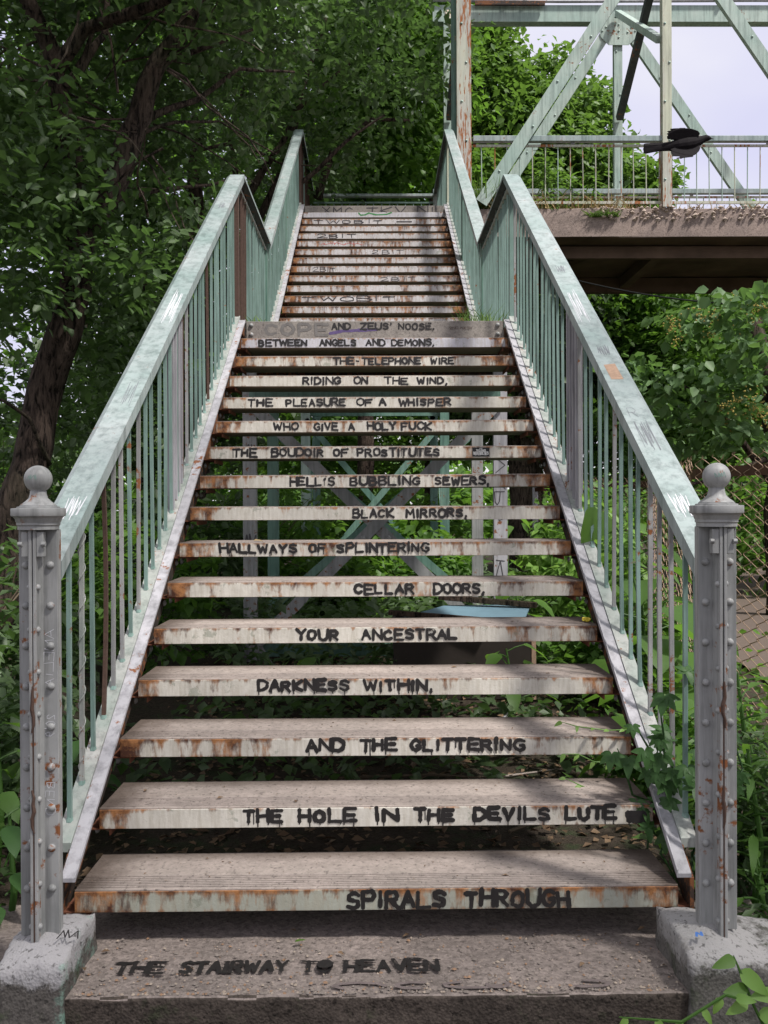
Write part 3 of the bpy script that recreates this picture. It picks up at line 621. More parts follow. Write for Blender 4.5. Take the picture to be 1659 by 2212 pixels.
# ------------------------------------------------------------------ stair railings
CR = 1.945
zr = lambda d: (RI/TR)*d + EYE - CR
PEAK = (3.707 - EYE + CR)*TR/RI
path = [(0,2.70,zr(2.70)), (0,PEAK,3.707), (0,8.40,3.707), (0,12.28,6.30), (0,DB,6.24)]
def railz(d):
    for (a, b) in zip(path, path[1:]):
        if a[1] <= d <= b[1]: return a[2]+(b[2]-a[2])*(d-a[1])/(b[1]-a[1])
def footz(d):
    if d < D1-.02: return RI*(1+(d-2.81)/TR)+.040
    if d < 8.40: return Z1+.0
    if d < D3-.1: return Z2+RI*(1+(d-D2)/TR)+.040
    return Z3
def bal_mesh(mat, hgt, bend=0, twist=False):
    mb = MB(); n = 9 if (bend or twist) else 2; pts = []
    for i in range(n): t = i/(n-1); pts.append((0, bend*math.sin(math.pi*t)*.4, hgt*t))
    h = .0069
    for i in range(n-1):
        mb.bar(pts[i], (pts[i+1][0], pts[i+1][1], pts[i+1][2]+.0005), h*2, h*2, (0,1,0))
    if twist:
        for i in range(60):
            a = i*1.0; z = hgt*i/60; mb.tube([(.011*math.cos(a+q*.5), .011*math.sin(a+q*.5), z+q*hgt/120) for q in range(3)], .0022, 4)
    return mb.mesh('baluster', mat)
def railing(s, lab):
    X = .985*s; r = random.Random(11+s)
    t = empty('stair_railing', (X, 2.7, .2), lab, 'railing', 'railings along the stairs')
    inv = Matrix.Translation(-Vector((X, 2.7, .2)))
    def add(o): o.parent = t; o.matrix_parent_inverse = inv; return o
    a, b, c2 = .930, 1.030, 1.056
    prof = [(s*a,-.055),(s*a,0),(s*b,0),(s*c2,-.024),(s*c2,-.05),(s*(c2-.005),-.05),(s*(b-.004),-.010),(s*(a+.006),-.010),(s*(a+.006),-.055)]
    for p, q in zip(path, path[1:]):
        lipd = .022 if p[2] == q[2] else .055
        pr_ = [(x_, (-lipd if h_ == -.055 else h_)) for x_, h_ in prof]
        spl = lambda d_: .02*max(0, (6.7-d_)/4) if s > 0 else 0
        o = MB().sweep(pr_, [(spl(p[1]), max(p[1], 2.76), railz(max(p[1], 2.76))), (spl(q[1]), q[1], q[2])]).build('handrail', [M['rail'], M['steel_shade']]); add(o)
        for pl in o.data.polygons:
            if pl.normal.z < -.3: pl.material_index = 1  # downward faces get the colour with shade painted in
        if p[2] == q[2]: add(MB().sweep([(s*.97,-.075),(s*.97,-.060),(s*1.0,-.060),(s*1.0,-.075)], [p, q]).build('baluster_strip', M['mintlight']))
        if p[2] != q[2] and p[1] < 3:
            b_ = MB(); k0 = RI/TR
            fn = lambda x, y, k: (s*x+spl(y), y, zr(y)+.0008+k*3e-5)
            if s > 0:
                for a_ in ((.98,3.40,.05,.20,17,.0009,3),(.985,4.05,.05,.10,16,.0012,7),(.985,4.95,.04,.10,14,.0014,9)):
                    b_ = MB(); scribble(b_, *a_[:6], fn, 0, a_[6]); b_.build('marker_scribble', M['scratch_dark'], o)
                b_ = MB(); words(b_, [('R',.955,.985)], 3.52, 3.58, fn, .0010, .1)
            else:
                scribble(b_, .975, 3.7, .04, .22, 9, .0009, fn, 0, 13); b_.build('marker_scribble', M['scratch_dark'], o)
                b_ = MB(); scribble(b_, .98, 6.0, .03, .12, 9, .0012, fn, 0, 16)
            b_.build('marker_scribble', M['scratch_dark'], o)
            if s > 0:
                b_ = MB(); b_.add([fn(.955,3.80,0), fn(1.005,3.80,0), fn(1.003,3.93,0), fn(.953,3.92,0)], [(0,1,2,3)]); b_.build('paper_remains', M['tan'], o)
            b_ = MB(); scribble(b_, .975, 4.5, .05, .4, 17, .0009, fn, 0, 21); b_.build('scratch_mark', M['white_scratch'], o); b_ = MB(); scribble(b_, .975, 3.0, .05, .12, 19, .0011, fn, 0, 22); b_.build('scratch_mark', M['white_scratch'], o)
    meshes = {}
    def baluster(d, x=None, wob=0, mat='mint', bend=0, twist=False, wx=1):
        z0, z1 = footz(d), railz(d)-.014; L_ = z1-z0
        key = (mat, round(bend, 2), twist)
        if key not in meshes: meshes[key] = bal_mesh(M[mat], 1.0, bend, twist)
        o = bpy.data.objects.new('baluster', meshes[key]); C.objects.link(o); add(o)
        o.location = ((x or X)+(.02*max(0, (6.7-d)/4)*.6 if s > 0 else 0), d, z0); o.scale = (wx, wx, L_); o.rotation_euler = (R(r.uniform(-.5,.5)), R(r.uniform(-.4,.4)), 0)
        f = link('foot_weld', weld_me, o, (0,0,.0), None, (1/wx, 1/wx, 1/L_)) if d < 8 and not (D1 < d < 8.4) else None
        return o
    k = 0; d = 2.86
    while d < D1-.08:
        mat = 'mint'; bend = 0; tw = False
        if s < 0 and k == 0: mat = 'lilac'
        if s < 0 and k == 2: tw = True; mat = 'mintlight'
        if s < 0 and k in (4,): mat = 'rustbar'; bend = .10
        elif r.random() < .02: mat = 'rustbar'
        elif r.random() < .2: bend = r.uniform(-.05,.05)
        if k == 15 and s < 0: mat = 'rustbar'
        if mat == 'mint' and r.random() < .22: mat = 'newel'
        baluster(d, mat=mat, bend=bend, twist=tw); d += .1258; k += 1
    d = D1+.13
    while d < 8.36:
        baluster(d, mat='rustbar' if (s < 0 and d < D1+.5 and r.random() < .6) else 'mint'); d += .112
    d = 8.5
    while d < 12.2:
        baluster(d, mat='rustbar' if r.random() < .05 else 'mint'); d += .1258
    d = 12.36
    while d < DB-.05:
        baluster(d, mat='rustbar' if (s < 0 and r.random() < .7) else 'mint'); d += .112
    # posts: built-up flats at the middle of the flights and at the landings
    for dp, m_, wy in ((4.62,'lilac',.20),(PEAK-.05,'rustbar' if s < 0 else 'mint',.03),(8.40,'green',.05),(10.35,'green',.12),(12.30,'rustbar' if s < 0 else 'trussrust',.06)):
        b_ = MB(); z0 = footz(dp-.001) if dp > 6 else footz(dp)-.02; z1 = railz(dp)-.06
        if wy > .1:
            for q in (-.5, -.17, .17, .5):
                y = dp+q*wy; b_.box((s*.975, y-.008, footz(y)), (s*1.005, y+.008, railz(y)-.02))
            b_.box((s*1.006, dp-wy/2, footz(dp)), (s*1.012, dp+wy/2, railz(dp)-.08))
        else: b_.box((s*.965, dp-wy/2, z0), (s*1.010, dp+wy/2, z1))
        add(b_.build('post', M[m_]))
    # lower pipe joining the handrail to the newel
    b_ = MB(); b_.box((s*.935,2.66,.93),(s*.965,2.70,1.12)); add(b_.build('newel_bracket', M['newel']))
    return t
wm = MB(); wm.tube([(0,0,-.004),(0,0,.009)], [.0145,.0095], 7); weld_me = wm.mesh('foot_weld', M['mint'])
railing(-1, 'pale mint steel railing climbing along the left side of the stairs')
railing(1, 'pale mint steel railing climbing along the right side of the stairs')
# railing across the back of the top landing
br_ = empty('landing_railing', (0, DB, Z3), 'low looking mint railing across the back of the top landing', 'railing')
MB().box((-.95,-.05,.90),(1.0,.05,.94)).build('top_rail', M['rail'], br_, bevel=.003)
MB().box((-.95,-.015,.80),(1.0,.015,.825)).build('mid_rail', M['mint'], br_)
MB().box((.93,-.03,0),(.99,.03,1.02)).build('end_post', M['rail'], br_)
bme = bal_mesh(M['mint'], .80)
for i in range(15): link('baluster', bme, br_, (-.88+.125*i, 0, 0))

# ------------------------------------------------------------------ support towers under the landings
def tower(ya, yb, H, zb, xw, legm, lab, brace, wleg=.10):
    t = empty('support_tower', (0, ya, zb), lab, 'support tower', 'steel towers under the stairs')
    k = 0
    for y in (0, yb-ya):
        for s in (-1, 1):
            m_ = legm[k]; k += 1
            b = MB(); b.channel((s*xw, y, 0), (s*xw, y, H), (0,-1,0), wleg, .06, .008); lg = b.build('leg', M[m_], t)
            if brace and y == 0:
                g_ = MB(); g_.add([(s*xw-s*.07,-.012,0),(s*xw+s*.09*0-s*.0+s*.06,-.012,0),(s*xw+s*.05,-.012,.18),(s*xw-s*.05,-.012,.24),(s*xw-s*.16,-.012,.06)], [(0,1,2,3,4)]); 
                g_.add([(s*xw-s*.07,-.004,0),(s*xw+s*.06,-.004,0),(s*xw+s*.05,-.004,.18),(s*xw-s*.05,-.004,.24),(s*xw-s*.16,-.004,.06)], [(4,3,2,1,0)])
                gp = g_.build('gusset_plate', M['lilac'], t)
                for q in range(4): rivet(gp, (s*xw-s*(.11-.05*q), -.0125, .06+.015*(q % 2)), (0,-1,0), riv_dark, 1.2)
    if brace:
        za, zb_ = .15, H-.42
        for q, (s) in enumerate((-1, 1)):
            b = MB(); yy = -.018-.012*q; b.bar((-s*xw, yy, za), (s*xw, yy, zb_), .010, .085, (0,-1,0)); 
            v = Vector((2*s*xw, 0, zb_-za)).normalized(); 
            # the flat faces the viewer: rebuilt as a quad prism
            b = MB(); nrm = Vector((-v.z, 0, v.x))*.042; p, r_ = Vector((-s*xw, yy, za)), Vector((s*xw, yy, zb_))
            b.add([p-nrm, p+nrm, r_+nrm, r_-nrm] + [x+Vector((0,.009,0)) for x in (p-nrm, p+nrm, r_+nrm, r_-nrm)], [(0,1,2,3),(7,6,5,4),(0,4,5,1),(1,5,6,2),(2,6,7,3),(3,7,4,0)])
            o = b.build('cross_brace', M['newel'], t)  # grey instead of lilac: shade under the landing put into the colour
            for q2 in (-.20,-.13,.13,.20):
                cpt = (p+r_)/2+v*q2; rivet(o, (cpt.x, yy-.001, cpt.z), (0,-1,0), riv_dark, 1.5)
        MB().box((-xw+.03,.0,.10),(xw-.03,.05,.19)).build('bottom_beam', M['green'], t)
        MB().box((-xw,-.01,H-.40),(xw,.05,H-.30)).build('top_beam', M['green'], t)
        b = MB(); b.channel((-xw, yb-ya+.01, .3), (xw, yb-ya+.01, H-.5), (0,-1,0), .07, .04, .007); b.build('rear_brace', M['green'], t)
        b = MB(); b.channel((xw, yb-ya+.05, .3), (-xw, yb-ya+.05, H-.5), (0,-1,0), .07, .04, .007); b.build('rear_brace', M['green'], t)
    else:
        for y in (0, yb-ya):
            for s in (-1, 1):
                b = MB(); b.channel((-s*xw, y-.02-.02*s, H*.05), (s*xw, y-.02-.02*s, H*.48), (0,-1,0), .08, .04, .007); b.build('cross_brace', M['green'], t)
                b = MB(); b.channel((-s*xw, y-.02-.02*s, H*.52), (s*xw, y-.02-.02*s, H*.95), (0,-1,0), .08, .04, .007); b.build('cross_brace', M['green'], t)
            MB().box((-xw,y+.07,H*.49),(xw,y+.12,H*.51)).build('tie_beam', M['green'], t)
        for s in (-1, 1):
            b = MB(); b.channel((s*xw, 0, H*.05), (s*xw, yb-ya, H*.5), (-s,0,0), .08, .04, .007); b.build('side_brace', M['green'], t)
    return t
t1 = tower(6.85, 8.40, Z1-.13-.12, .12, .925, ['newel','lilac','green','newel'], 'riveted lilac support tower with crossed braces under the mid landing', True)
b = MB(); fn = lambda x, y, k: (.925-y, -.0012-k*1e-5, 1.75-x)
random.seed(12); words(b, [('VAPD',.2,.65),('KMY',.95,1.5)], -.03, .03, fn, .003, .15); b.build('graffiti', M['marker'], t1)
b = MB(); fn = lambda x, y, k: (x, -.0012-k*1e-5, y); scribble(b, -.925, .95, .07, .12, 6, .005, fn, 0, 3); words(b, [('IU',-.945,-.91)], 1.62, 1.66, fn, .004, .1); b.build('graffiti', M['marker'], t1)
t2 = tower(12.35, DB-.05, Z3-.17-.05, .05, .925, ['truss','green','green','green'], 'tall green support tower under the upper landing', False, .12)

# ------------------------------------------------------------------ footbridge
fb = empty('footbridge', (1.1, 12.3, Z3), 'old mint green steel truss footbridge leading off to the right from the top landing', 'bridge')
inv = Matrix.Translation(-fb.location)
def fadd(o, p=None):
    o.parent = p or fb
    if not p: o.matrix_parent_inverse = inv
    return o
NY, FY, XL, XR = 12.3, DB, 1.03, 14.0
ZT = 9.06
rb = rough_block('deck_slab', [(XL,NY,Z3-.42),(XR,NY,Z3-.42),(XR,FY+.15,Z3-.42),(XL,FY+.15,Z3-.42)], [(XL,NY,Z3-.03),(XR,NY,Z3-.03),(XR,FY+.15,Z3-.0),(XL,FY+.15,Z3-.0)], M['deck'], None, 40, .02, 8, fs=3)
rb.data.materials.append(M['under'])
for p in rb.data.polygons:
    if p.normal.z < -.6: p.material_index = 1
fadd(rb)
# soffit beams: downstand edge beams, cross beams, skewed brace
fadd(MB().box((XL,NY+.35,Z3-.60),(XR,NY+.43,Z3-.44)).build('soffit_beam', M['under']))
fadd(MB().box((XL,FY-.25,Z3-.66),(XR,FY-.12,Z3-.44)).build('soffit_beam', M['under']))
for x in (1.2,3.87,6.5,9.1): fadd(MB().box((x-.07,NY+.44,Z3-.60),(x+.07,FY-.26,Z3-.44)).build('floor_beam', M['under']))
b = MB(); b.channel((2.35,FY-.3,Z3-.48),(3.15,NY+.45,Z3-.48), (0,0,-1), .16, .07, .02); fadd(b.build('soffit_brace', M['rustbar']))
# crumbled edge: individual lumps joined, nobody could count them
mb = MB(); r_ = random.Random(4)
for i in range(1500):
    x = 3.0 + 11*r_.random()**1.3; s = r_.uniform(.015,.05); c = Vector((x, NY-.01+r_.uniform(-.03,.10), Z3-.03+r_.uniform(-.13,.05)-.03))
    vs = [c+Vector((a*s*r_.uniform(.5,1), b_*s*r_.uniform(.5,1), e*s*r_.uniform(.4,.9))) for a, b_, e in ((1,0,0),(-1,0,0),(0,1,0),(0,-1,0),(0,0,1),(0,0,-1))]
    mb.add(vs, [(0,2,4),(2,1,4),(1,3,4),(3,0,4),(2,0,5),(1,2,5),(3,1,5),(0,3,5)])
fadd(tag(mb.build('crumbled_edge', M['rubble']), kind='stuff'))
nodes = [1.19, 3.87, 6.55, 9.23, 11.9]
rm = {k: (lambda q: (q.lathe([(0,.014),(.010,.011),(.017,.005),(.018,0)], n=7), q.mesh('rivet', M['truss'], True))[1])(MB()) for k in ('a',)}
def member(name, p, q, mat, w=.15, dp=.07, side=(0,-1,0), riv=0, parent=None):
    b = MB(); b.channel(p, q, side, w, dp, .012); o = fadd(b.build(name, M[mat]), parent)
    for i in range(riv):
        t = (i+.7)/(riv+.4); c = Vector(p).lerp(Vector(q), t); n = Vector(side)
        rivet(o, c+Vector((.03*(1 if i % 2 else -1), 0, 0))+n*.0005, side, rm['a'], 1.0)
    return o
for y, near in ((NY-.05, True), (FY+.05, False)):
    member('top_chord', (nodes[0]-.25, y+.0, ZT+.05), (XR, y, ZT+.05), 'truss', .26, .16, (0,-1,0))
    for i, x in enumerate(nodes):
        m_ = 'trussrust' if near and i < 2 else 'truss'
        if near: member('vertical_post', (x, y-.012, Z3-.03), (x, y-.012, ZT-.0), m_, .19 if i == 0 else .12, .12, (0,-1,0), 7)
        else: member('vertical_post', (x, y-.012, Z3), (x, y-.012, ZT-.08), 'truss', .16 if i == 0 else .13, .10, (0,-1,0), 5)
        if near and i == 0:   # second leaf of the built-up end post
            member('vertical_post', (x-.16, y+.10, Z3-.03), (x-.16, y+.10, ZT), 'green', .05, .12, (-1,0,0), 0)
    for i, (a, b_) in enumerate(((nodes[0]+.22, nodes[1]), (nodes[2]-.1, nodes[1]), (nodes[2]+.1, nodes[3]), (nodes[4], nodes[3]))):
        member('diagonal_brace', (a, y-.03, Z3+.02), (b_, y-.03, ZT+.02), 'truss', .165, .07, (0,-1,0), 6)
    for x in (nodes[1], nodes[3]):
        b = MB(); zz = ZT-.05; b.add([(x-.36,y-.045,zz),(x+.36,y-.045,zz),(x+.28,y-.045,zz-.30),(x+.16,y-.045,zz-.42),(x-.16,y-.045,zz-.42),(x-.28,y-.045,zz-.30)] + [(x-.36,y-.036,zz),(x+.36,y-.036,zz),(x+.28,y-.036,zz-.30),(x+.16,y-.036,zz-.42),(x-.16,y-.036,zz-.42),(x-.28,y-.036,zz-.30)],
              [(0,1,2,3,4,5),(11,10,9,8,7,6)]+[(i, (i+1) % 6, 6+(i+1) % 6, 6+i) for i in range(6)])
        gp = fadd(b.build('gusset_plate', M['truss']))
        if x == nodes[1]:
            for dx, dz in ((-.26,-.06),(-.2,-.14),(-.26,-.2),(-.14,-.22),(0,-.1),(0,-.2),(0,-.3),(.26,-.06),(.2,-.14),(.26,-.2),(.14,-.22)): rivet(gp, (x+dx, y-.0455, zz+dz), (0,-1,0), rm['a'], 1.0)
# sway braces between the two trusses
for i, x in enumerate(nodes[:4]):
    b = MB(); b.bar((x+.0, FY-.02, 7.42), (x+.05, NY+.05, ZT), .10, .10); fadd(b.build('sway_brace', M['steel_shade' if i < 2 else 'truss']))  # first two dark braces: underside shade is in their colour
    b = MB(); b.bar((x-.03, FY-.05, ZT), (x-.07, NY+.02, 7.50), .09, .09); fadd(b.build('sway_brace', M['truss' if i else 'trussrust']))
b = MB(); b.tube([(.9,FY+.02,ZT+.24),(3,FY+.02,ZT+.22),(6,FY+.02,ZT+.24),(14,FY+.02,ZT+.22)], .025, 8); fadd(b.build('conduit', M['lilac']))
b = MB(); b.box((1.6,FY-.04,ZT+.14),(2.7,FY+.0,ZT+.20)); fadd(b.build('junction_strip', M['darksteel']))
for x in (2.1,2.4,5.5): fadd(MB().box((x-.02,FY-.02,ZT+.19),(x+.02,FY+.04,ZT+.28)).build('conduit_clip', M['newel']))
b = MB(); fn = lambda x, y, k: (x, FY-.0415-k*1e-4, y)   # graffiti on the foot of the rear diagonal
def dg(t): return (nodes[0]+.22+(nodes[1]-nodes[0]-.22)*t, Z3+.02+(ZT-Z3)*t)
for j, t in enumerate((.16,.20,.24,.30)):
    x, z = dg(t); scribble(b, x, z, .09, .11, 5, .014, fn, 0, j+3)
fadd(b.build('graffiti', M['marker']))
b = MB()
for j, t in enumerate((.075,.10,.125)):
    x, z = dg(t); scribble(b, x, z, .12, .13, 6, .022, fn, 0, j+9)
fadd(b.build('violet_graffiti', M['violet']))
# bridge railings
def brail(y, lab, ztop, zlow, x0, mat_top, step, seed):
    t = empty('bridge_railing', (x0, y, Z3), lab, 'railing', 'railings along the footbridge'); r = random.Random(seed)
    MB().box((0,-.05,ztop-.075),(XR-x0,.03,ztop)).build('top_rail', M[mat_top], t, bevel=.006)
    MB().box((0,-.012,ztop-.135),(XR-x0,.012,ztop-.105)).build('mid_rail', M['trussrust'], t)
    MB().box((0,-.012,zlow),(XR-x0,.012,zlow+.035)).build('bottom_rail', M['trussrust'], t)
    me = [MB().tube([(0,0,zlow+.03),(0,0,ztop-.12)], .0075, 6).mesh('baluster', M[k]) for k in ('trussrust','truss','rustbar')]
    x = .12
    while x < XR-x0: link('baluster', me[0 if r.random() < .55 else (2 if r.random() < .3 else 1)], t, (x, 0, 0), (0, R(r.uniform(-.6,.6)), 0)); x += step
    x = 1.3
    while x < XR-x0: link('rail_bracket', MB().box((x,-.02,ztop-.105),(x+.05,.0,ztop-.075)).mesh('rail_bracket', M['newel']), t); x += 1.3
brail(NY+.02, 'mint railing with thin rusty bars along the near edge of the footbridge', .92, .03, nodes[0]+.12, 'rail', .168, 2)
brail(FY-.10, 'mint railing along the far edge of the footbridge', .98, .62, 1.05, 'rail', .21, 3)

# ------------------------------------------------------------------ foliage
def leaf_mesh(name, pos, dirs, ups, size, tint, mat, wid=.62, fold=.18, detail=False):
    """many leaves as one mesh; pos (n,3) stem point, dirs axis, ups normal, size length"""
    n = len(pos); d = dirs/np.linalg.norm(dirs, axis=1, keepdims=True); sd_ = np.cross(d, ups); sd_ /= (np.linalg.norm(sd_, axis=1, keepdims=True)+1e-9); up = np.cross(sd_, d)
    s = size[:, None]
    if detail: tpl = [(0,0,0),(.5,.30,1),(.36,.68,.7),(0,1,-.3),(-.36,.68,.7),(-.5,.30,1)]; fc = [(0,1,2),(0,2,3),(0,3,4),(0,4,5)]
    else: tpl = [(0,0,0),(.5,.42,1),(0,1,-.2),(-.5,.42,1)]; fc = [(0,1,2),(0,2,3)]
    V = np.stack([pos + s*(sd_*a*wid + d*b + up*c*fold*.5) for a, b, c in tpl], 1)
    nv = len(tpl); F = (np.array(fc)[None] + (np.arange(n)*nv)[:, None, None]).reshape(-1)
    me = bpy.data.meshes.new(name); me.vertices.add(n*nv); me.vertices.foreach_set('co', V.astype(np.float32).reshape(-1))
    nf = n*len(fc); me.loops.add(nf*3); me.loops.foreach_set('vertex_index', F.astype(np.int32)); me.polygons.add(nf)
    me.polygons.foreach_set('loop_start', np.arange(0, nf*3, 3, dtype=np.int32)); me.polygons.foreach_set('loop_total', np.full(nf, 3, dtype=np.int32))
    me.update(calc_edges=True); at = me.attributes.new('tint', 'FLOAT', 'POINT'); at.data.foreach_set('value', np.repeat(tint, nv).astype(np.float32))
    me.materials.append(mat); return me
def rdir(n): v = rng.normal(size=(n, 3)); return v/np.linalg.norm(v, axis=1, keepdims=True)
def sprays(cent, per, spread, size, mat, name='crown', droop=.35, wid=.62, detail=False, tint_c=None):
    """leaf sprays: each centre is a flat-ish drooping twig end carrying `per` leaves"""
    n = len(cent); ax = rdir(n); ax[:, 2] = ax[:, 2]*.45 - droop*.4; ax /= np.linalg.norm(ax, axis=1, keepdims=True)
    up = np.tile([0,0,1.0], (n,1)) + rdir(n)*.45
    c = np.repeat(cent, per, 0); a = np.repeat(ax, per, 0); u = np.repeat(up, per, 0); m = len(c)
    sd_ = np.cross(a, u); sd_ /= np.linalg.norm(sd_, axis=1, keepdims=True); t = rng.uniform(-1, 1, (m, 1)); q = rng.uniform(-1, 1, (m, 1))*(1-abs(t)*.5)
    pos = c + a*t*spread + sd_*q*spread*.6 + rdir(m)*spread*.22
    dr = a*.7 + sd_*np.sign(q)*.8 + rdir(m)*.55; dr[:, 2] -= droop
    nu = u + rdir(m)*.55
    tint = np.clip(np.repeat(rng.uniform(0, 1, n) if tint_c is None else tint_c, per)*.6 + rng.uniform(0, 1, m)*.4, 0, 1)
    return leaf_mesh(name, pos, dr, nu, size*rng.uniform(.65, 1.25, m), tint, mat, wid, .22, detail)
def blob_points(blobs, n):
    """points inside lumpy ellipsoids, denser near their surface, with gaps"""
    wts = np.array([b[3]*b[4]*b[5] for b in blobs])**.8; wts /= wts.sum(); idx = rng.choice(len(blobs), n, p=wts); B = np.array([b[:6] for b in blobs])[idx]
    d = rdir(n); r = rng.uniform(.25, 1, (n, 1))**.45
    return B[:, :3] + d*r*B[:, 3:6]
def limbs(parent, name, paths, mat):
    for pts, r0, r1 in paths:
        P = [Vector(p) for p in pts]; Q = []
        for a, b in zip(P, P[1:]):
            for i in range(5): Q.append(a.lerp(b, i/5))
        Q.append(P[-1]); n = len(Q)
        Q = [q + Vector((mnoise.noise(q*1.3), mnoise.noise(q*1.3+Vector((9,0,0))), 0))*.10*min(1, i/4) for i, q in enumerate(Q)]
        rad = [r0+(r1-r0)*(i/(n-1))**.8 for i in range(n)]; rad = [x*(1+.16*mnoise.noise(Vector((i*.7, x*9, 3)))) for i, x in enumerate(rad)]
        mb = MB().tube([q-parent.location for q in Q], rad, 10); mb.build(name, mat, parent, smooth=True)
def tree(base, lab, trunk, lims, blobs, n, per, spread, size, mat, barkm='bark2', name='tree', group=None, **k):
    t = empty(name, base, lab, 'tree', group)
    limbs(t, 'trunk', trunk, M[barkm]); limbs(t, 'limb', lims, M[barkm])
    c = blob_points(blobs, n) - np.array(base); o = link('crown', sprays(c, per, spread, size, M[mat], **k), t); tag(o, kind='stuff')
    return t
def V3(px, py, d): return tuple(pt(px, py, d))

# ------------------------------------------------------------------ trees
def vb(px, py, d, rx, ry=None, rz=None):
    p = pt(px, py, d); return (p.x, p.y, p.z, rx, ry or rx, rz or rx*.8)
b0 = (-3.05, 7.0, gz(-3.05, 7.0)-.1)
tree(b0, 'big dark leaning tree left of the stairs, its trunk rising behind the left newel post', 
     [([b0, V3(20,1180,7), V3(75,960,7), V3(125,760,7.1), V3(165,600,7.2), V3(180,480,7.3)], .17, .105)],
     [([V3(180,490,7.3), V3(160,330,7.2), V3(120,120,7.0), V3(40,-60,6.8), V3(-100,-400,6.5)], .10, .04), ([V3(183,490,7.3), V3(270,350,7.5), V3(318,260,7.6), V3(345,140,7.6), V3(420,30,7.6), V3(480,-150,7.6)], .13, .05),
      ([V3(130,150,7.0), V3(200,60,6.9), V3(340,10,6.8), V3(600,-80,6.8)], .06, .03), ([V3(175,160,7), V3(240,80,7.2), V3(235,-30,7.2)], .035, .02), ([V3(150,190,7), V3(200,120,7), V3(222,50,7)], .03, .012),
      ([V3(320,260,7.6), V3(420,220,8), V3(520,150,8.2), V3(640,160,8.6)], .035, .01), ([V3(110,1000,7), V3(60,900,6.7), V3(0,860,6.5), V3(-60,860,6.5)], .018, .008),
      ([V3(310,290,7.6), V3(380,270,8), V3(480,260,8.4), V3(600,330,8.8)], .02, .006), ([V3(185,470,7.3), V3(300,420,8), V3(460,400,8.4), V3(520,380,8.6)], .03, .008), ([V3(340,140,7.6), V3(470,100,7.8), V3(560,60,8)], .03, .01)],
     [vb(20,110,7.8,.9), vb(250,-60,7.8,.8), vb(470,20,8.8,1.0), vb(30,360,7.2,.75), vb(250,210,8.8,.75), vb(60,560,6.8,.75), vb(250,650,7.6,.6), vb(420,260,9.2,.8), vb(560,-60,9.0,.9), vb(200,-350,7,2.0), vb(360,500,8.6,.5),
      vb(240,400,6.9,.32), vb(330,570,6.9,.38), vb(380,440,7.4,.35), vb(150,470,6.5,.28), vb(200,920,9,.7), vb(-150,300,6.5,1.2), vb(110,300,8.6,.7), vb(310,800,7.6,.5)],
     2200, 13, .26, .092, 'leaf_dark', detail=True)
c = blob_points([(-3.2,6.5,10.5,3.0,3.2,1.8), (-.9,6.2,9.6,1.9,2.6,1.2), (-5.5,9,10,2.5,3,2), (-2.4,10.5,12,2.6,2.6,1.6), (-1.0,3.4,8.3,1.5,1.6,.8)], 800) - np.array(b0)
tag(link('upper_crown', sprays(c, 12, .5, .22, M['leaf_dark'], 'upper_crown'), bpy.data.objects['tree']), kind='stuff')
_t = bpy.data.objects['tree']; r_ = random.Random(17); tw = []
for i in range(34):
    p = Vector(pt(r_.uniform(0,400), r_.uniform(-20,520), r_.uniform(6.6,8.2))); d_ = Vector((r_.uniform(-1,1), r_.uniform(-.4,.4), r_.uniform(-.5,.6))).normalized(); P_ = [p]
    for k_ in range(6): d_ = (d_+Vector((r_.uniform(-.35,.35), r_.uniform(-.2,.2), r_.uniform(-.4,.25)))).normalized(); P_.append(P_[-1]+d_*r_.uniform(.12,.26))
    MB().tube([q_-_t.location for q_ in P_], [.009*(1-k_/7) + .002 for k_ in range(7)], 5).build('twig', M['bark' if i % 3 else 'bark2'], _t)
bk = 'trees making the green wall behind the stairs'
def bt(x, y, lab, blobs, n, mat, per=12, spread=.38, size=.15, r=.22, h=6, lean=.0, lims=(), **k):
    z = gz(x, y)-.1; b = (x, y, z)
    L_ = [([ (x+lean*.5, y, z+h*.45), (x+lean*.6-1.2, y+.2, z+h*.8), (x+lean-2.2, y, z+h*1.15)], r*.45, r*.12), ([ (x+lean*.5, y, z+h*.5), (x+lean*.6+1.2, y-.3, z+h*.85), (x+lean+2.0, y-.5, z+h*1.2)], r*.4, r*.1)] + list(lims)
    return tree(b, lab, [([b, (x+lean*.4, y, z+h*.5), (x+lean, y, z+h)], r, r*.45)], L_, blobs, n, per, spread, size, mat, group=bk, **k)
bt(-2.6, 13.5, 'dark tree with tangled bare branches behind the upper flight, left of it', [vb(430,150,12,1.4), vb(620,60,12.5,1.7), vb(760,200,13.5,1.3), vb(560,330,13.5,1.2), vb(700,380,14,1.0), vb(480,560,14,1.1), vb(640,-150,12,2.2), vb(860,100,14,1.1)], 1000, 'leaf_dark', size=.13, h=7,
   lims=[([V3(480,520,13), V3(560,400,13), V3(640,240,13), V3(760,140,13)], .08, .02), ([V3(600,480,12.6), V3(640,400,12.6), V3(760,310,12.6), V3(830,250,12.6)], .05, .012), ([V3(400,330,12), V3(520,310,12), V3(600,350,12.4), V3(680,360,12.6)], .03, .008), ([V3(560,560,13), V3(520,430,13), V3(500,300,13), V3(560,120,13)], .07, .02), ([V3(690,430,14), V3(720,330,14), V3(800,260,14), V3(900,260,14)], .07, .02)])
bt(-.2, 18.5, 'bright leafed maple behind the top of the upper flight', [vb(800,120,17,1.5), vb(900,200,17.5,1.3), vb(760,330,18,1.3), vb(900,360,18,1.1), vb(880,20,16.5,1.5), vb(700,200,18,1.2), vb(820,-150,17,2.2), vb(930,60,18,1.0)], 1900, 'leaf_mid', size=.17, spread=.42, h=8)
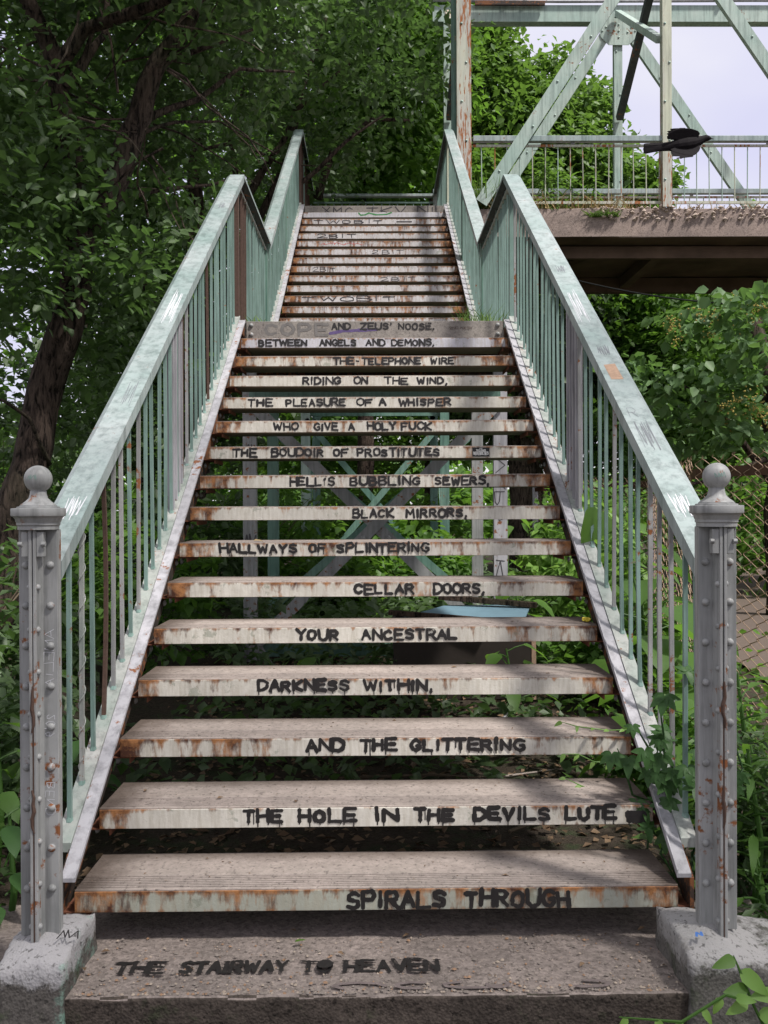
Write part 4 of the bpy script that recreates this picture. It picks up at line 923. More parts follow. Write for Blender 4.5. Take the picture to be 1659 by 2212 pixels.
bt(3.6, 21, 'tall bright green maple seen through the truss, standing against the sky', [vb(1050,200,20,1.1), vb(1070,110,20,.6), vb(1130,330,20,1.5), vb(1190,180,20.5,.75), vb(1180,260,20,1.0), vb(1260,260,20.5,.8), vb(1290,215,21,.4), vb(1310,330,21,.6), vb(1240,400,20,1.2), vb(1390,400,20,.7), vb(1090,430,19,1.2), vb(1330,440,20,1.0), vb(1000,330,20,1.0), vb(1040,60,20,.6)], 2600, 'leaf_bright', size=.19, spread=.42, h=7)
bt(-7.5, 14, 'dark tree at the far left behind the leaning trunk', [vb(60,420,13,1.8), vb(200,560,14,1.6), vb(40,760,13,1.5), vb(250,850,14,1.3), vb(90,1000,13,1.3), vb(330,700,15,1.4), vb(60,200,12,1.8), vb(220,350,13,1.3)], 1000, 'leaf_dark', size=.16, h=5)
bt(-4.2, 17, 'dark tree showing between the bars of the left railing', [vb(420,700,16,1.7), vb(520,560,17,1.5), vb(350,880,16,1.5), vb(480,880,17,1.4), vb(300,1020,15,1.2), vb(600,420,17,1.4), vb(430,420,16,1.5)], 950, 'leaf_dark', size=.17, h=6)
bt(-10.5, 21, 'pale green tree far off at the left edge', [vb(60,80,20,3.0), vb(300,100,21,2.6), vb(60,500,20,2.6), vb(300,450,21,2.5), vb(150,850,20,2.4), vb(0,1020,20,1.6)], 950, 'leaf_mid', size=.24, spread=.6, h=8)
bt(-3.4, 25, 'mid green tree far behind the left railing', [vb(500,150,24,3.0), vb(640,350,25,2.6), vb(500,700,25,2.4), vb(420,940,25,2.2), vb(640,650,25,2.2), vb(620,920,24,2.0)], 850, 'leaf_mid', size=.26, spread=.65, h=8)
bt(1.6, 27, 'broad tree in the gap behind the stairs', [vb(760,700,26,2.4), vb(900,650,27,2.4), vb(820,900,26,2.2), vb(980,880,26,2.0), vb(1040,600,27,2.6), vb(700,950,25,1.8), vb(950,400,27,2.6), vb(780,430,26,2.4)], 2400, 'leaf_mid', size=.26, spread=.65, h=7)
bt(2.75, 16.8, 'thick barked tree behind the right leg of the mid tower', [vb(1100,800,17,1.6), vb(1220,700,17,1.4), vb(1300,800,17.5,1.4), vb(1180,900,18,1.3), vb(1180,640,16.5,1.0)], 1800, 'leaf_dark', size=.17, r=.40, h=5, barkm='bark')
bt(6.6, 18, 'dark tree under the footbridge behind the fence', [vb(1330,720,17,1.5), vb(1480,760,17,1.6), vb(1400,900,17,1.5), vb(1560,900,17,1.5), vb(1300,960,16,1.1), vb(1640,700,18,1.6), vb(1450,640,17,1.2), vb(1500,1010,16,1.0)], 2100, 'leaf_mid', size=.15, spread=.32, h=5)
bt(9.5, 26, 'mid green tree beyond the footbridge at the right edge', [vb(1420,640,24,2.2), vb(1600,640,24,2.4), vb(1500,850,25,2.4), vb(1659,900,25,2.2), vb(1300,800,25,2.2)], 2000, 'leaf_mid', size=.26, spread=.6, h=4)
# catalpa with big leaves and seed clusters, right, closer
cb = (4.55, 10.4, gz(4.55, 10.4)-.1)
cat = tree(cb, 'large leafed tree with yellowish seed clusters on the right under the footbridge', [([cb, (4.5,10.4,1.6), (4.3,10.3,3.4)], .16, .08)],
     [([(4.5,10.4,1.5), (3.8,10.1,2.3), (3.1,9.9,2.7)], .05, .015), ([(4.4,10.4,2.4), (4.9,10.0,3.0), (5.0,9.6,3.6)], .04, .015), ([(4.5,10.4,1.9), (3.7,9.8,1.6), (2.9,9.6,1.5)], .04, .01)],
     [vb(1500,700,10,.42,.5,.18), vb(1610,665,9.6,.5,.5,.25), vb(1640,780,9.4,.4,.5,.22), vb(1530,830,9.6,.55,.5,.16), vb(1420,890,10.6,.5,.5,.16), vb(1600,930,10,.6,.5,.25), vb(1350,800,11,.4,.5,.13), vb(1480,965,10.4,.5,.4,.16)], 165, 9, .24, .125, 'leaf_blue', wid=.85, detail=True, droop=.6)
cc = blob_points([vb(1500,690,9.6,.35), vb(1610,660,9.3,.35), vb(1640,880,9.2,.3), vb(1600,900,9.6,.3)], 24); mb = MB(); r_ = random.Random(3)
for c in cc:
    for i in range(16):
        p = Vector(c)-Vector(cb)+Vector((r_.gauss(0,.05), r_.gauss(0,.05), r_.gauss(0,.045))); s = .011; mb.add([p+Vector(v)*s for v in ((1,0,0),(-1,0,0),(0,1,0),(0,-1,0),(0,0,1),(0,0,-1))], [(0,2,4),(2,1,4),(1,3,4),(3,0,4),(2,0,5),(1,2,5),(3,1,5),(0,3,5)])
tag(mb.build('seed_clusters', M['seed'], cat), kind='stuff')

# ------------------------------------------------------------------ shrubs and undergrowth
def shrub(x, y, h, w_, n, mat, lab, per=9, spread=.16, size=.10, group=None, **k):
    z = gz(x, y); t = empty('shrub', (x, y, z-.03), lab, 'shrub', group)
    mb = MB(); r_ = random.Random(int(x*100+y*10))
    for i in range(6): mb.tube([(0,0,0), (r_.uniform(-.3,.3)*w_, r_.uniform(-.3,.3)*w_, h*.5), (r_.uniform(-.8,.8)*w_, r_.uniform(-.8,.8)*w_, h*.9)], [.012,.008,.003], 5)
    mb.build('stems', M['twig'], t)
    c = blob_points([(0,0,h*.62,w_,w_,h*.42), (w_*.4,-w_*.2,h*.4,w_*.6,w_*.6,h*.3), (-w_*.5,w_*.1,h*.45,w_*.6,w_*.6,h*.35)], n)
    tag(link('foliage', sprays(c, per, spread, size, M[mat], 'foliage', **k), t), kind='stuff'); return t
sg = 'shrubs growing left of the stairs'
shrub(-1.75, 3.9, .95, .5, 170, 'leaf_dark', 'low dark leafy shrub beside the left newel post at the frame edge', size=.085, group=sg)
shrub(-2.3, 5.2, 1.25, .7, 230, 'leaf_dark', 'dark shrub behind the left newel post, under the leaning trunk', size=.10, group=sg)
shrub(-1.7, 6.6, 1.2, .6, 200, 'leaf_mid', 'shrub just outside the left railing below its middle post', size=.10, group=sg)
shrub(-3.2, 8.6, 1.5, .9, 260, 'leaf_dark', 'wide dark shrub behind the foot of the leaning tree', size=.12, group=sg)
shrub(-1.9, 9.2, 1.5, .8, 240, 'leaf_dark', 'shrub beside the left legs of the mid tower', size=.12, group=sg)
shrub(-4.6, 11.4, 2.3, 1.2, 300, 'leaf_dark', 'tall dark shrub far left behind the trunk', size=.14, spread=.25, group=sg)
shrub(-1.4, 11.8, 1.6, 1.0, 260, 'leaf_mid', 'shrub between the two towers on the left', size=.13, group=sg)
shrub(-5.6, 8.8, 1.8, 1.1, 260, 'leaf_dark', 'dark shrub at the far left edge', size=.13, group=sg)
sg = 'shrubs growing under and right of the stairs'
shrub(.35, 10.2, 1.0, .75, 240, 'leaf_mid', 'leafy shrub under the stairs between the two towers', size=.13, group=sg)
shrub(-.45, 9.6, .75, .6, 170, 'leaf_mid', 'low shrub under the stairs behind the crossed braces', size=.12, group=sg)
shrub(.1, 15.5, 1.6, 1.5, 300, 'leaf_mid', 'wide shrub behind the far tower', size=.16, spread=.3, group=sg)
shrub(1.62, 7.2, 1.25, .42, 190, 'leaf_fresh', 'bright fresh green shrub between the right railing and the fence', size=.10, group=sg)
shrub(1.55, 5.9, .75, .32, 120, 'leaf_mid', 'mid green weeds below the right railing', size=.09, group=sg)
shrub(2.0, 8.9, 1.45, .5, 170, 'leaf_mid', 'green shrub beside the pale fence post', size=.11, group=sg)
shrub(1.35, 4.35, .55, .22, 110, 'leaf_mid', 'small weeds at the foot of the right railing bars', size=.06, spread=.09, group=sg)
shrub(1.42, 3.35, .62, .2, 120, 'leaf_dark', 'feathery dark weeds right of the right newel post', size=.075, spread=.1, wid=.3, group=sg)
shrub(1.30, 2.85, .40, .16, 90, 'leaf_dark', 'low dark weeds beside the right pedestal', size=.07, spread=.09, wid=.3, group=sg)
shrub(4.3, 6.3, .8, .5, 120, 'leaf_mid', 'green weeds beyond the fence at the right edge', size=.09, wid=.35, group=sg)
shrub(4.9, 12.9, 1.9, 1.2, 260, 'leaf_mid', 'shrub beyond the gravel path under the bridge', size=.14, group=sg)
shrub(6.6, 13.5, 2.2, 1.4, 260, 'leaf_dark', 'dark shrub beyond the gravel path at the right', size=.15, group=sg)
# ground cover: a carpet nobody could count
def cover(n, region, hfun, size, mat, name, lab, per=5, spread=.12, keep=None, **k):
    x0, x1, y0, y1 = region; P = []
    while len(P) < n:
        x, y = rng.uniform(x0, x1), rng.uniform(y0, y1)
        if keep and not keep(x, y): continue
        P.append((x, y, gz(x, y)+.02+rng.uniform(0, 1)*hfun(x, y)))
    P = np.array(P); o = link(name, sprays(P, per, spread, size, M[mat], name, droop=.15, **k)); return tag(o, lab, 'ground cover', kind='stuff')
nopath = lambda x, y: not (x > 2.2+.16*max(0, y-4)) 
cover(3600, (-9, -1.15, 2.7, 16), lambda x, y: .45+.35*mnoise.noise(Vector((x, y, 5))), .085, 'leaf_dark', 'undergrowth', 'low dark leafy undergrowth left of the stairs', keep=lambda x, y: x < -1.2)
cover(1900, (-1.3, 1.6, 6.5, 17), lambda x, y: .38+.3*mnoise.noise(Vector((x, y, 2))), .10, 'leaf_dark', 'undergrowth', 'green undergrowth under the upper part of the stairs')  # dark leaf colour carries the shade under the stairs
cover(420, (-1.1, 1.1, 4.4, 6.6), lambda x, y: .25, .085, 'leaf_dark', 'undergrowth', 'sparse plants under the lower steps, coloured dark for the shade')  # leaf colour darkened to stand for shade below the treads
cover(1100, (1.15, 3.4, 3.0, 12), lambda x, y: .38, .075, 'leaf_mid', 'undergrowth', 'weeds along the fence right of the stairs', keep=nopath)
cover(900, (5.6, 14, 5, 20), lambda x, y: .3, .10, 'leaf_mid', 'undergrowth', 'green verge on the far side of the gravel path', keep=lambda x, y: x > 5.9+.16*max(0, y-4))
n = 5200; lx = rng.uniform(-1.3, 1.7, n); ly = rng.uniform(3.2, 8.5, n); P = np.array([(a, b, gz(a, b)+.008+rng.uniform(0,.02)) for a, b in zip(lx, ly)])
dr = rdir(n); dr[:, 2] *= .15; up = np.tile([0,0,1.0], (n,1))+rdir(n)*.5
tag(link('leaf_litter', leaf_mesh('leaf_litter', P, dr, up, rng.uniform(.02,.06,n), rng.uniform(0,1,n), M['litter'], .6, .25)), 'brown fallen leaves on the soil under the stairs', 'leaf litter', kind='stuff')
# fallen sticks
for i, (a, b_) in enumerate((((.15,4.3),(.95,4.75)), ((-.2,4.6),(.75,4.5)), ((.55,3.85),(.95,4.05)))):
    mb = MB(); o = Vector(((a[0]+b_[0])/2, (a[1]+b_[1])/2, gz(*a)+.03)); mb.tube([Vector((a[0], a[1], 0))-Vector((o.x,o.y,0)), (0,.03,.02), Vector((b_[0], b_[1], .01))-Vector((o.x,o.y,0))], [.008,.007,.004], 6)
    tag(mb.build('stick', M['twig' if i else 'tread'], None, o), ('longest fallen stick on the soil below the glittering step','thin pale stick lying across the soil under the steps','short twig on the leaf litter below the second step')[i], 'stick')
# grass
def grass(name, lab, base_pts, hgt, mat, spread=.02, lean=.5, wd=.005, cat='grass'):
    n = len(base_pts); P = np.array(base_pts); d = rdir(n)*lean; d[:, 2] = 1; up = rdir(n); up[:, 2] = .2
    V = []; F = []; h = hgt*rng.uniform(.5, 1.15, n)
    for i in range(n):
        dd = d[i]; sd_ = np.cross(dd, up[i]); sd_ /= np.linalg.norm(sd_)+1e-9; w_ = wd*rng.uniform(.6,1.3); k = len(V)
        bend = np.array([dd[0]*.7, dd[1]*.7, -.12])
        for t, ww in ((0,1),(.5,.8),(1,.05)):
            c = P[i]+dd*h[i]*t*np.array([.6,.6,1])+bend*h[i]*t*t
            V += [tuple(c-sd_*w_*ww), tuple(c+sd_*w_*ww)]
        F += [(k,k+1,k+3,k+2),(k+2,k+3,k+5,k+4)]
    me = bpy.data.meshes.new(name); me.from_pydata(V, [], F); me.materials.append(M[mat])
    at = me.attributes.new('tint', 'FLOAT', 'POINT'); at.data.foreach_set('value', np.repeat(rng.uniform(0,1,n), 6).astype(np.float32))
    return tag(link(name, me), lab, cat, kind='stuff')
def gp(n, x0, x1, y0, y1, z): return [(rng.uniform(x0,x1), rng.uniform(y0,y1), z) for _ in range(n)]
grass('grass_tuft', 'green grass growing at the right corner of the mid landing', gp(170, .62, .94, 6.75, 7.5, Z1), .20, 'grass', wd=.004)
grass('grass_tuft', 'small weeds at the left corner of the mid landing', gp(30, -.93, -.82, 6.7, 7.4, Z1), .10, 'grass', wd=.006)
grass('grass_tuft', 'bright grass clump at the foot of the first truss post', gp(260, 1.30, 1.75, 12.27, 12.5, Z3-.03), .42, 'grass', lean=.6, wd=.008)
grass('dry_grass', 'dry tan grass along the edge of the footbridge', gp(420, 1.25, 3.4, 12.26, 12.5, Z3-.04), .22, 'drygrass', lean=.8, wd=.007)
grass('dry_grass', 'sparse dry grass on the crumbled part of the bridge edge', gp(240, 3.4, 9.0, 12.28, 12.5, Z3-.05), .13, 'drygrass', lean=.8, wd=.007)
grass('moss_clump', 'dark moss hanging where the bridge edge starts to crumble', gp(160, 2.85, 3.25, 12.25, 12.32, Z3-.15), .09, 'grass', lean=1.3, wd=.010, cat='moss')
grass('grass_strip', 'lit strip of grass beyond the gravel path', [(x, y, gz(x, y)) for x, y in zip(rng.uniform(5.2, 9, 2600), rng.uniform(8.5, 13, 2600))], .16, 'grass', lean=.5, wd=.012)
# tall weeds on the bridge
def bigleaf(parent, me, p, d, upv, s, name='leaf'):
    d = Vector(d).normalized(); z = Vector(upv); x = d.cross(z).normalized(); z = x.cross(d)
    m_ = Matrix((x, d, z)).transposed().to_4x4(); m_.translation = Vector(p); o = link(name, me, parent); o.matrix_local = m_ @ Matrix.Diagonal((s, s, s, 1)); return o
def leaf_shape(mat, wid, outline=None, curl=.25, seed=0, name='leaf'):
    """one leaf 1 unit long along +Y: outline cut into ribs, folded at the midrib and curling at the tip"""
    r = random.Random(seed); ts = [0,.08,.2,.35,.5,.65,.8,.92,1]; ol = outline or [0,.55,.9,1,.92,.75,.5,.25,0]; mb = MB()
    for i, (t, w_) in enumerate(zip(ts, ol)):
        z = -curl*t*t; w2 = w_*wid/2*(1+r.uniform(-.06,.06))
        mb.v += [(-w2, t-.02*w_, z+.22*w2+.02*r.uniform(-1,1)), (0, t, z), (w2, t-.02*w_, z+.22*w2+.02*r.uniform(-1,1))]
    mb.f = [(i*3+k, i*3+k+1, (i+1)*3+k+1, (i+1)*3+k) for i in range(8) for k in range(2)]; mb.m = [0]*16
    me = bpy.data.meshes.new(name); me.from_pydata(mb.v, [], mb.f); me.materials.append(M[mat])
    for p in me.polygons: p.use_smooth = True
    at = me.attributes.new('tint', 'FLOAT', 'POINT'); at.data.foreach_set('value', [r.uniform(.3,.8)]*len(me.vertices)); return me
lance = [leaf_shape('leaf_mid', .18, None, .35, i) for i in range(3)]
heart = [leaf_shape('leaf_mid', .85, [.02,.72,1,1,.88,.7,.45,.2,0], .3, i) for i in range(3)]
ovate = [leaf_shape('leaf_vine', .50, None, .25, i) for i in range(3)]
fresh = [leaf_shape('leaf_fresh', .50, None, .3, i) for i in range(3)]
midl = [leaf_shape('leaf_mid', .5, None, .3, i) for i in range(3)]
for j, (x, h) in enumerate(((2.26,.88),(2.42,.52),(2.62,.50),(2.95,.56),(2.80,.36),(2.32,.60))):
    r_ = random.Random(j); t = empty('tall_weed', (x, 12.42, Z3-.04), ('tallest leafy weed stalk on the bridge edge, left of the others','short weed stalk just right of the tallest one','weed stalk in the middle of the row on the bridge edge','rightmost weed stalk on the bridge edge','smallest weed stalk on the bridge edge','second tall weed stalk, crowding the tallest one')[j], 'weed', 'weeds growing on the footbridge edge')
    MB().tube([(0,0,0),(r_.uniform(-.03,.03),0,h*.5),(r_.uniform(-.05,.05),0,h)], [.008,.006,.003], 5).build('stem', M['leaf_mid'], t)
    for i in range(int(h*52)):
        a = r_.uniform(0, 6.28); z = h*(.12+.88*i/(h*52)); bigleaf(t, r_.choice(lance), (0,0,z), (math.cos(a), math.sin(a), -.25+.9*(z/h)**3), (0,0,1), r_.uniform(.13,.2))
# big leafed plants between right railing and fence
def stalkplant(x, y, h, n, leaves, s, lab, name='broad_leaf_plant', cat='plant', grp=None, tilt=-.3, spread=.25, seed=0, mat='leaf_mid', z=None):
    r_ = random.Random(seed); t = empty(name, (x, y, gz(x, y) if z is None else z), lab, cat, grp)
    MB().tube([(0,0,0),(.03,0,h*.5),(.0,.04,h)], [.014,.011,.005], 6).build('stem', M[mat], t)
    for i in range(n):
        a = i*2.4+r_.uniform(-.4,.4); zz = h*(.25+.75*(i+1)/n); l = spread*r_.uniform(.5,1)*(1.25-zz/h*.7)
        p = Vector((math.cos(a)*l, math.sin(a)*l, zz+l*.25)); lf = bigleaf(t, r_.choice(leaves), p, (math.cos(a), math.sin(a), tilt+r_.uniform(-.2,.2)), (r_.uniform(-.2,.2), r_.uniform(-.2,.2), 1), s*r_.uniform(.7,1.15))
        MB().tube([(0,0,zz-l*.1), p*.5+Vector((0,0,zz*.5)), p], .004, 4).build('leaf_stalk', M[mat], t)
    return t
pg = 'big leafed plants beside the right railing'
stalkplant(1.50, 5.0, .80, 11, heart, .29, 'plant with the biggest heart shaped leaves, just outside the right railing', seed=1, grp=pg, spread=.3)
stalkplant(1.62, 5.7, 1.0, 11, heart, .27, 'broad leafed plant behind the biggest one beside the right railing', seed=2, grp=pg, spread=.28)
stalkplant(1.28, 4.3, .55, 7, heart, .26, 'low broad leafed plant near the lower bars of the right railing', seed=3, grp=pg, spread=.2)
stalkplant(1.55, 3.9, .42, 7, midl, .15, 'small plant with pointed leaves behind the right newel post', seed=4, grp=pg, spread=.16)
stalkplant(1.85, 6.6, 1.25, 14, midl, .17, 'tall bright plant against the fence', seed=5, grp=pg, spread=.25)
stalkplant(.75, 5.3, .45, 9, midl, .17, 'broad leafed plant in the shade under the steps on the right', seed=6, spread=.2)
stalkplant(.98, 6.5, .62, 9, heart, .24, 'broad leafed plant by the right leg of the mid tower', seed=7, spread=.22)
stalkplant(-.35, 5.6, .35, 8, midl, .17, 'small plant with pointed leaves at the base of the mid tower', seed=8, spread=.16)
stalkplant(1.1, 7.9, 1.12, 10, heart, .2, 'leafy plant behind the right leg of the mid tower', seed=9, spread=.25)
for j, (x, y, h) in enumerate(((-1.22,3.05,.50),(-1.38,3.35,.62),(-1.2,3.8,.5),(-1.5,3.0,.42),(-1.65,3.5,.66))):
    stalkplant(x, y, h, 12, midl if j % 2 else ovate, .13, ('weed with pointed leaves right behind the left pedestal','taller weed at the left frame edge behind the pedestal','weed beside the lowest bars of the left railing','lowest weed at the bottom left edge','farthest of the weeds left of the newel post')[j], 'leafy_weed', 'weed', 'weeds beside the left newel post', spread=.13, seed=20+j)
for j, (x, y, h) in enumerate(((1.28,3.15,.62),(1.42,3.6,.78),(1.22,2.95,.40),(1.5,3.1,.7))):
    stalkplant(x, y, h, 20, lance, .20, ('mugwort like weed just right of the right newel post','taller narrow leafed weed at the right frame edge','low narrow leafed weed on the right pedestal side','narrow leafed weed nearest the fence at the right edge')[j], 'narrow_leaf_weed', 'weed', 'weeds beside the right newel post', spread=.12, seed=30+j, tilt=.1)
# single big leaf lying over the right stringer flange
lv = empty('overhanging_leaf', (.99, 4.25, 1.22), 'large dark toothed leaf flopping over the right stringer beside the HALLWAYS step', 'leaf')
bigleaf(lv, heart[0], (.06,0,.07), (-.5,-.2,-.62), (.35,-.7,.6), .17); MB().tube([(.25,.1,-.35),(.14,.05,-.02),(.06,0,.07)], .004, 5).build('leaf_stalk', M['leaf_mid'], lv)
# virginia creeper at the right end of the lower steps
vine = empty('creeper_vine', (1.04, 3.12, .10), 'five leaved creeper climbing over the right ends of the second and third steps', 'vine'); r_ = random.Random(8)
def five(p, nrm, s, parent=vine):
    nrm = Vector(nrm).normalized(); a = nrm.cross(Vector((0,0,1))).normalized(); b = nrm.cross(a)
    for q in (-2,-1,0,1,2):
        an = q*.78+math.pi/2*0; d = (b*math.cos(an)*-1 + a*math.sin(an)) + nrm*(-.1); d = -d if d.z > .5 else d
        bigleaf(parent, r_.choice(ovate), p, d, nrm, s*(1-.14*abs(q)))
paths_ = []
for j in range(11):
    P = [Vector((r_.uniform(-.07,.07), r_.uniform(-.20,-.06), -.02))]
    for i in range(7): P.append(P[-1]+Vector((r_.uniform(-.065,.05), r_.uniform(-.03,.05), r_.uniform(.02,.125))))
    MB().tube(P, [.004]*7+[.0015], 5).build('stem', M['leaf_vine'], vine); paths_.append(P)
for P in paths_:
    for p in P[1:]:
        if p.z > .12: five(p+Vector((r_.uniform(-.04,.02), -.03, r_.uniform(-.02,.03))), (r_.uniform(-.6,.2), -.75, r_.uniform(.2,.9)), r_.uniform(.036,.072))
for j in range(3):   # thin tendrils reaching left over the steps
    P = [Vector((-.10,.18,.42-.12*j))]
    for i in range(5): P.append(P[-1]+Vector((-.055, r_.uniform(-.02,.02), r_.uniform(-.005,.035))))
    MB().tube(P, [.0022]*5+[.001], 4).build('stem', M['leaf_fresh'], vine)
    for p in P[1:]: bigleaf(vine, r_.choice(fresh), p, (r_.uniform(-1,0), -.5, r_.uniform(-.8,.3)), (0,-.6,.6), r_.uniform(.02,.035))
# branch with fresh leaves in the bottom right corner
bb = empty('leafy_branch', (.97, 2.36, -.03), 'fresh green leafy branch reaching in at the bottom right corner', 'branch'); r_ = random.Random(5)
for (P, n_) in (([(.05,0,-.05),(-.02,-.02,.09),(-.10,-.05,.125),(-.22,-.08,.075),(-.38,-.10,.10)], 9), ([(.05,0,-.05),(.0,-.03,.02),(-.06,-.06,.03),(-.10,-.08,-.05),(-.12,-.1,-.14)], 8), ([(.05,0,.0),(.03,-.01,.10),(.08,0,.11),(.15,0,.02)], 6), ([(-.02,-.02,.09),(-.045,-.01,.16),(-.06,0,.20)], 3)):
    P = [Vector(p) for p in P]; MB().tube(P, [.004]*(len(P)-1)+[.0015], 5).build('twig', M['leaf_mid'], bb)
    for i in range(n_):
        t = (i+.7)/n_*(len(P)-1); a, f = int(min(t, len(P)-1.001)), t-int(min(t, len(P)-1.001)); p = P[a].lerp(P[min(a+1, len(P)-1)], min(f,1)); far = t/(len(P)-1)
        s = r_.uniform(.065,.095)*(1-.65*far if P[-1].x < -.3 else 1); sg_ = 1 if i % 2 else -1
        bigleaf(bb, r_.choice(fresh if P[-1].x < -.3 or r_.random() < .6 else midl), p, (sg_*.5, -.25, -.75+r_.uniform(0,.9)), (r_.uniform(-.3,.3), -.8, .5), s)
# loose leaf on the slab, wrapper, dry leaf on a step
lf = bigleaf(None, leaf_shape('leaf_mid', .4, None, .3, 9, 'fallen_green_leaf'), (Lx(630,2.74), 2.78, .018), (.9,.35,.25), (0,0,1), .035, 'fallen_green_leaf'); tag(lf, 'single small green leaf lying on the slab in the shade under the first step', 'leaf')
rm_ = MB(); rm_.tube([(-.02,0,.008),(-.008,.004,.012),(.006,-.003,.010),(.02,.002,.009)], [.006,.012,.011,.007], 7); o = rm_.build('yellow_wrapper', M['yellow'], None, (Lx(1264,3.95), 3.92, RI*5+.003), smooth=False); tag(o, 'crumpled yellow wrapper at the right end of the YOUR ANCESTRAL step', 'litter')
mdm = o.modifiers.new('crumple', 'SUBSURF'); mdm.levels = mdm.render_levels = 2
tx = bpy.data.textures.new('crumple', 'CLOUDS'); tx.noise_scale = .012; md2 = o.modifiers.new('crumple_noise', 'DISPLACE'); md2.texture = tx; md2.strength = .012
dl = bigleaf(None, leaf_shape('drygrass', .45, None, .5, 4, 'dry_leaf'), (Lx(548,4.42), 4.42, RI*7+.004), (.8,.2,.25), (0,-.3,1), .05, 'dry_leaf'); tag(dl, 'curled dry leaf on the left of the HALLWAYS step', 'leaf')
r_ = random.Random(31)
P = np.array([(r_.uniform(-.9,.9), 2.83+TR*i+r_.uniform(.02,.24), RI*(i+1)+.0015) for i in range(5) for _ in range(46-6*i)] + [(r_.uniform(-.9,.9) if r_.random() < .5 else r_.choice((-.88,.88))+r_.uniform(-.05,.05), r_.uniform(2.56,2.9), .008) for _ in range(120)])
n = len(P); dr = rdir(n); dr[:,2] *= .1
tag(link('step_debris', leaf_mesh('step_debris', P, dr, np.tile([0,0,1.0],(n,1))+rdir(n)*.2, np.where(rng.uniform(0,1,n) < .06, .028, rng.uniform(.003,.013,n)), rng.uniform(0,1,n), M['litter'], .5, .3)), 'tiny bits of bark and leaf scattered on the lower steps and slab', 'debris', kind='stuff')

# pebbles showing in the worn slab
mb = MB(); r_ = random.Random(14)
for i in range(1500):
    x = r_.uniform(-.83,.83); y = 2.512+.33*r_.random()**2.6; s_z = .0015+.006*r_.random()**2.2; c = Vector((x, y-2.9, .0035)); an = r_.uniform(0,3.14)
    ca, sa = math.cos(an)*s_z*r_.uniform(.8,1.5), math.sin(an)*s_z; vs = [c+Vector(v) for v in ((ca,sa,0),(-sa*.8,ca*.8,0),(-ca,-sa,0),(sa*.8,-ca*.8,0),(0,0,s_z*.38+.002))]
    mb.add(vs, [(0,1,4),(1,2,4),(2,3,4),(3,0,4)], r_.choice((0,1,2,2,2)))
tag(mb.build('pebbles', [M['peb0'], M['peb1'], M['peb2']], slab, smooth=True), kind='stuff')
# the wood far behind, one mass
P = []
while len(P) < 5200:
    x, y = rng.uniform(-34, 34), rng.uniform(34, 46); h_ = 3.6+2.6*mnoise.noise(Vector((x*.12, 1, 2)))-(1.2 if x > 5 else 0)
    P.append((x, y, rng.uniform(-.5, max(1.2, h_))))
tag(link('far_wood', sprays(np.array(P), 7, 1.1, .55, M['leaf_mid'], 'far_wood')), 'far green wood seen as one mass through the gaps behind the stairs', 'wood', kind='stuff')
# the tree on the viewer's right whose branches dapple the light on the lower steps
tb = (5.6, -1.6, -.3)
tree(tb, 'tree to the right of the viewer that dapples the light on the lower steps', [([tb, (5.3,-1.4,2.4), (4.9,-1.0,4.8)], .2, .1)], [([(5.0,-1.1,4.0), (4.0,0,5.6), (3.0,1.2,6.4)], .07, .02), ([(5.1,-1.2,3.6), (4.6,1.2,5.4), (4.0,2.8,6.6)], .07, .02)],
     [(2.6,.6,6.2,1.0,1.0,.5), (3.6,2.2,6.6,.8,.9,.5), (1.6,1.0,6.4,.7,.6,.4), (3.6,-.2,6.0,1.0,.8,.5), (2.4,2.6,7.3,.8,.8,.4), (4.6,1.0,6.2,.9,.9,.5), (4.4,3.2,7.0,.8,.6,.4), (2.0,-.6,6.0,.7,.7,.4)], 270, 10, .22, .12, 'leaf_mid')
# ------------------------------------------------------------------ fence
fn_ = empty('chain_link_fence', (2.15, 6.3, gz(2.15, 6.3)), 'rusty chain link fence running back on the right of the stairs', 'fence')
finv = Matrix.Translation(-fn_.location)
A, M_, B_, E_ = Vector((2.45,3.8,0)), Vector((2.15,6.3,0)), Vector((3.0,10.2,0)), Vector((2.5,14.5,0))
pitch, vstep, FH = .098, .041, 1.56
wires = []
for vv_ in range(4):
    r_ = random.Random(vv_); P = []; i = 0; z = .0
    while z < FH+.05:
        sgn = (1 if i % 2 else -1)*(1 if vv_ % 2 else -1); P.append(Vector((sgn*pitch*.52, sgn*.004 + r_.uniform(-.002,.002), z + r_.uniform(-.002,.002)))); z += vstep; i += 1
    P.append(P[-1]+Vector((-.010,.006,.02))); 
    Q = [P[0]]
    for a, b in zip(P, P[1:]): Q += [a.lerp(b, .15)+Vector((0,.004,0)), a.lerp(b,.85)-Vector((0,.004,0))]
    wires.append(MB().tube(Q, .0030, 4, cap=False).mesh('wire', M['fence'], True))
r_ = random.Random(2)
for P0, P1 in ((A, M_), (M_, B_), (B_, E_)):
    L_ = (P1-P0).length; n = int(L_/pitch); dr = (P1-P0).normalized(); ang = math.atan2(dr.y, dr.x)
    for i in range(n):
        p = P0+dr*(i*pitch+pitch/2); sag = .03*mnoise.noise(Vector((i*.12, 0, 0)))
        o = link('wire', wires[i % 4], fn_, None); o.parent = fn_
        o.location = Vector((p.x + sag*dr.y, p.y, .05 + .006*p.y + .02*mnoise.noise(Vector((i*.2,4,0)))-.05)) - fn_.location; o.rotation_euler = (R(r_.uniform(-1.2,1.2)), R(r_.uniform(-1,1)), ang)
    mb = MB(); a, b = Vector((P0.x+.03, P0.y, 1.50+.006*P0.y)), Vector((P1.x+.03, P1.y, 1.50+.006*P1.y)); mb.channel(a, b, (-1,.2,0), .065, .03, .005)
    o = mb.build('top_rail', M['fencerail'], fn_); o.matrix_parent_inverse = finv
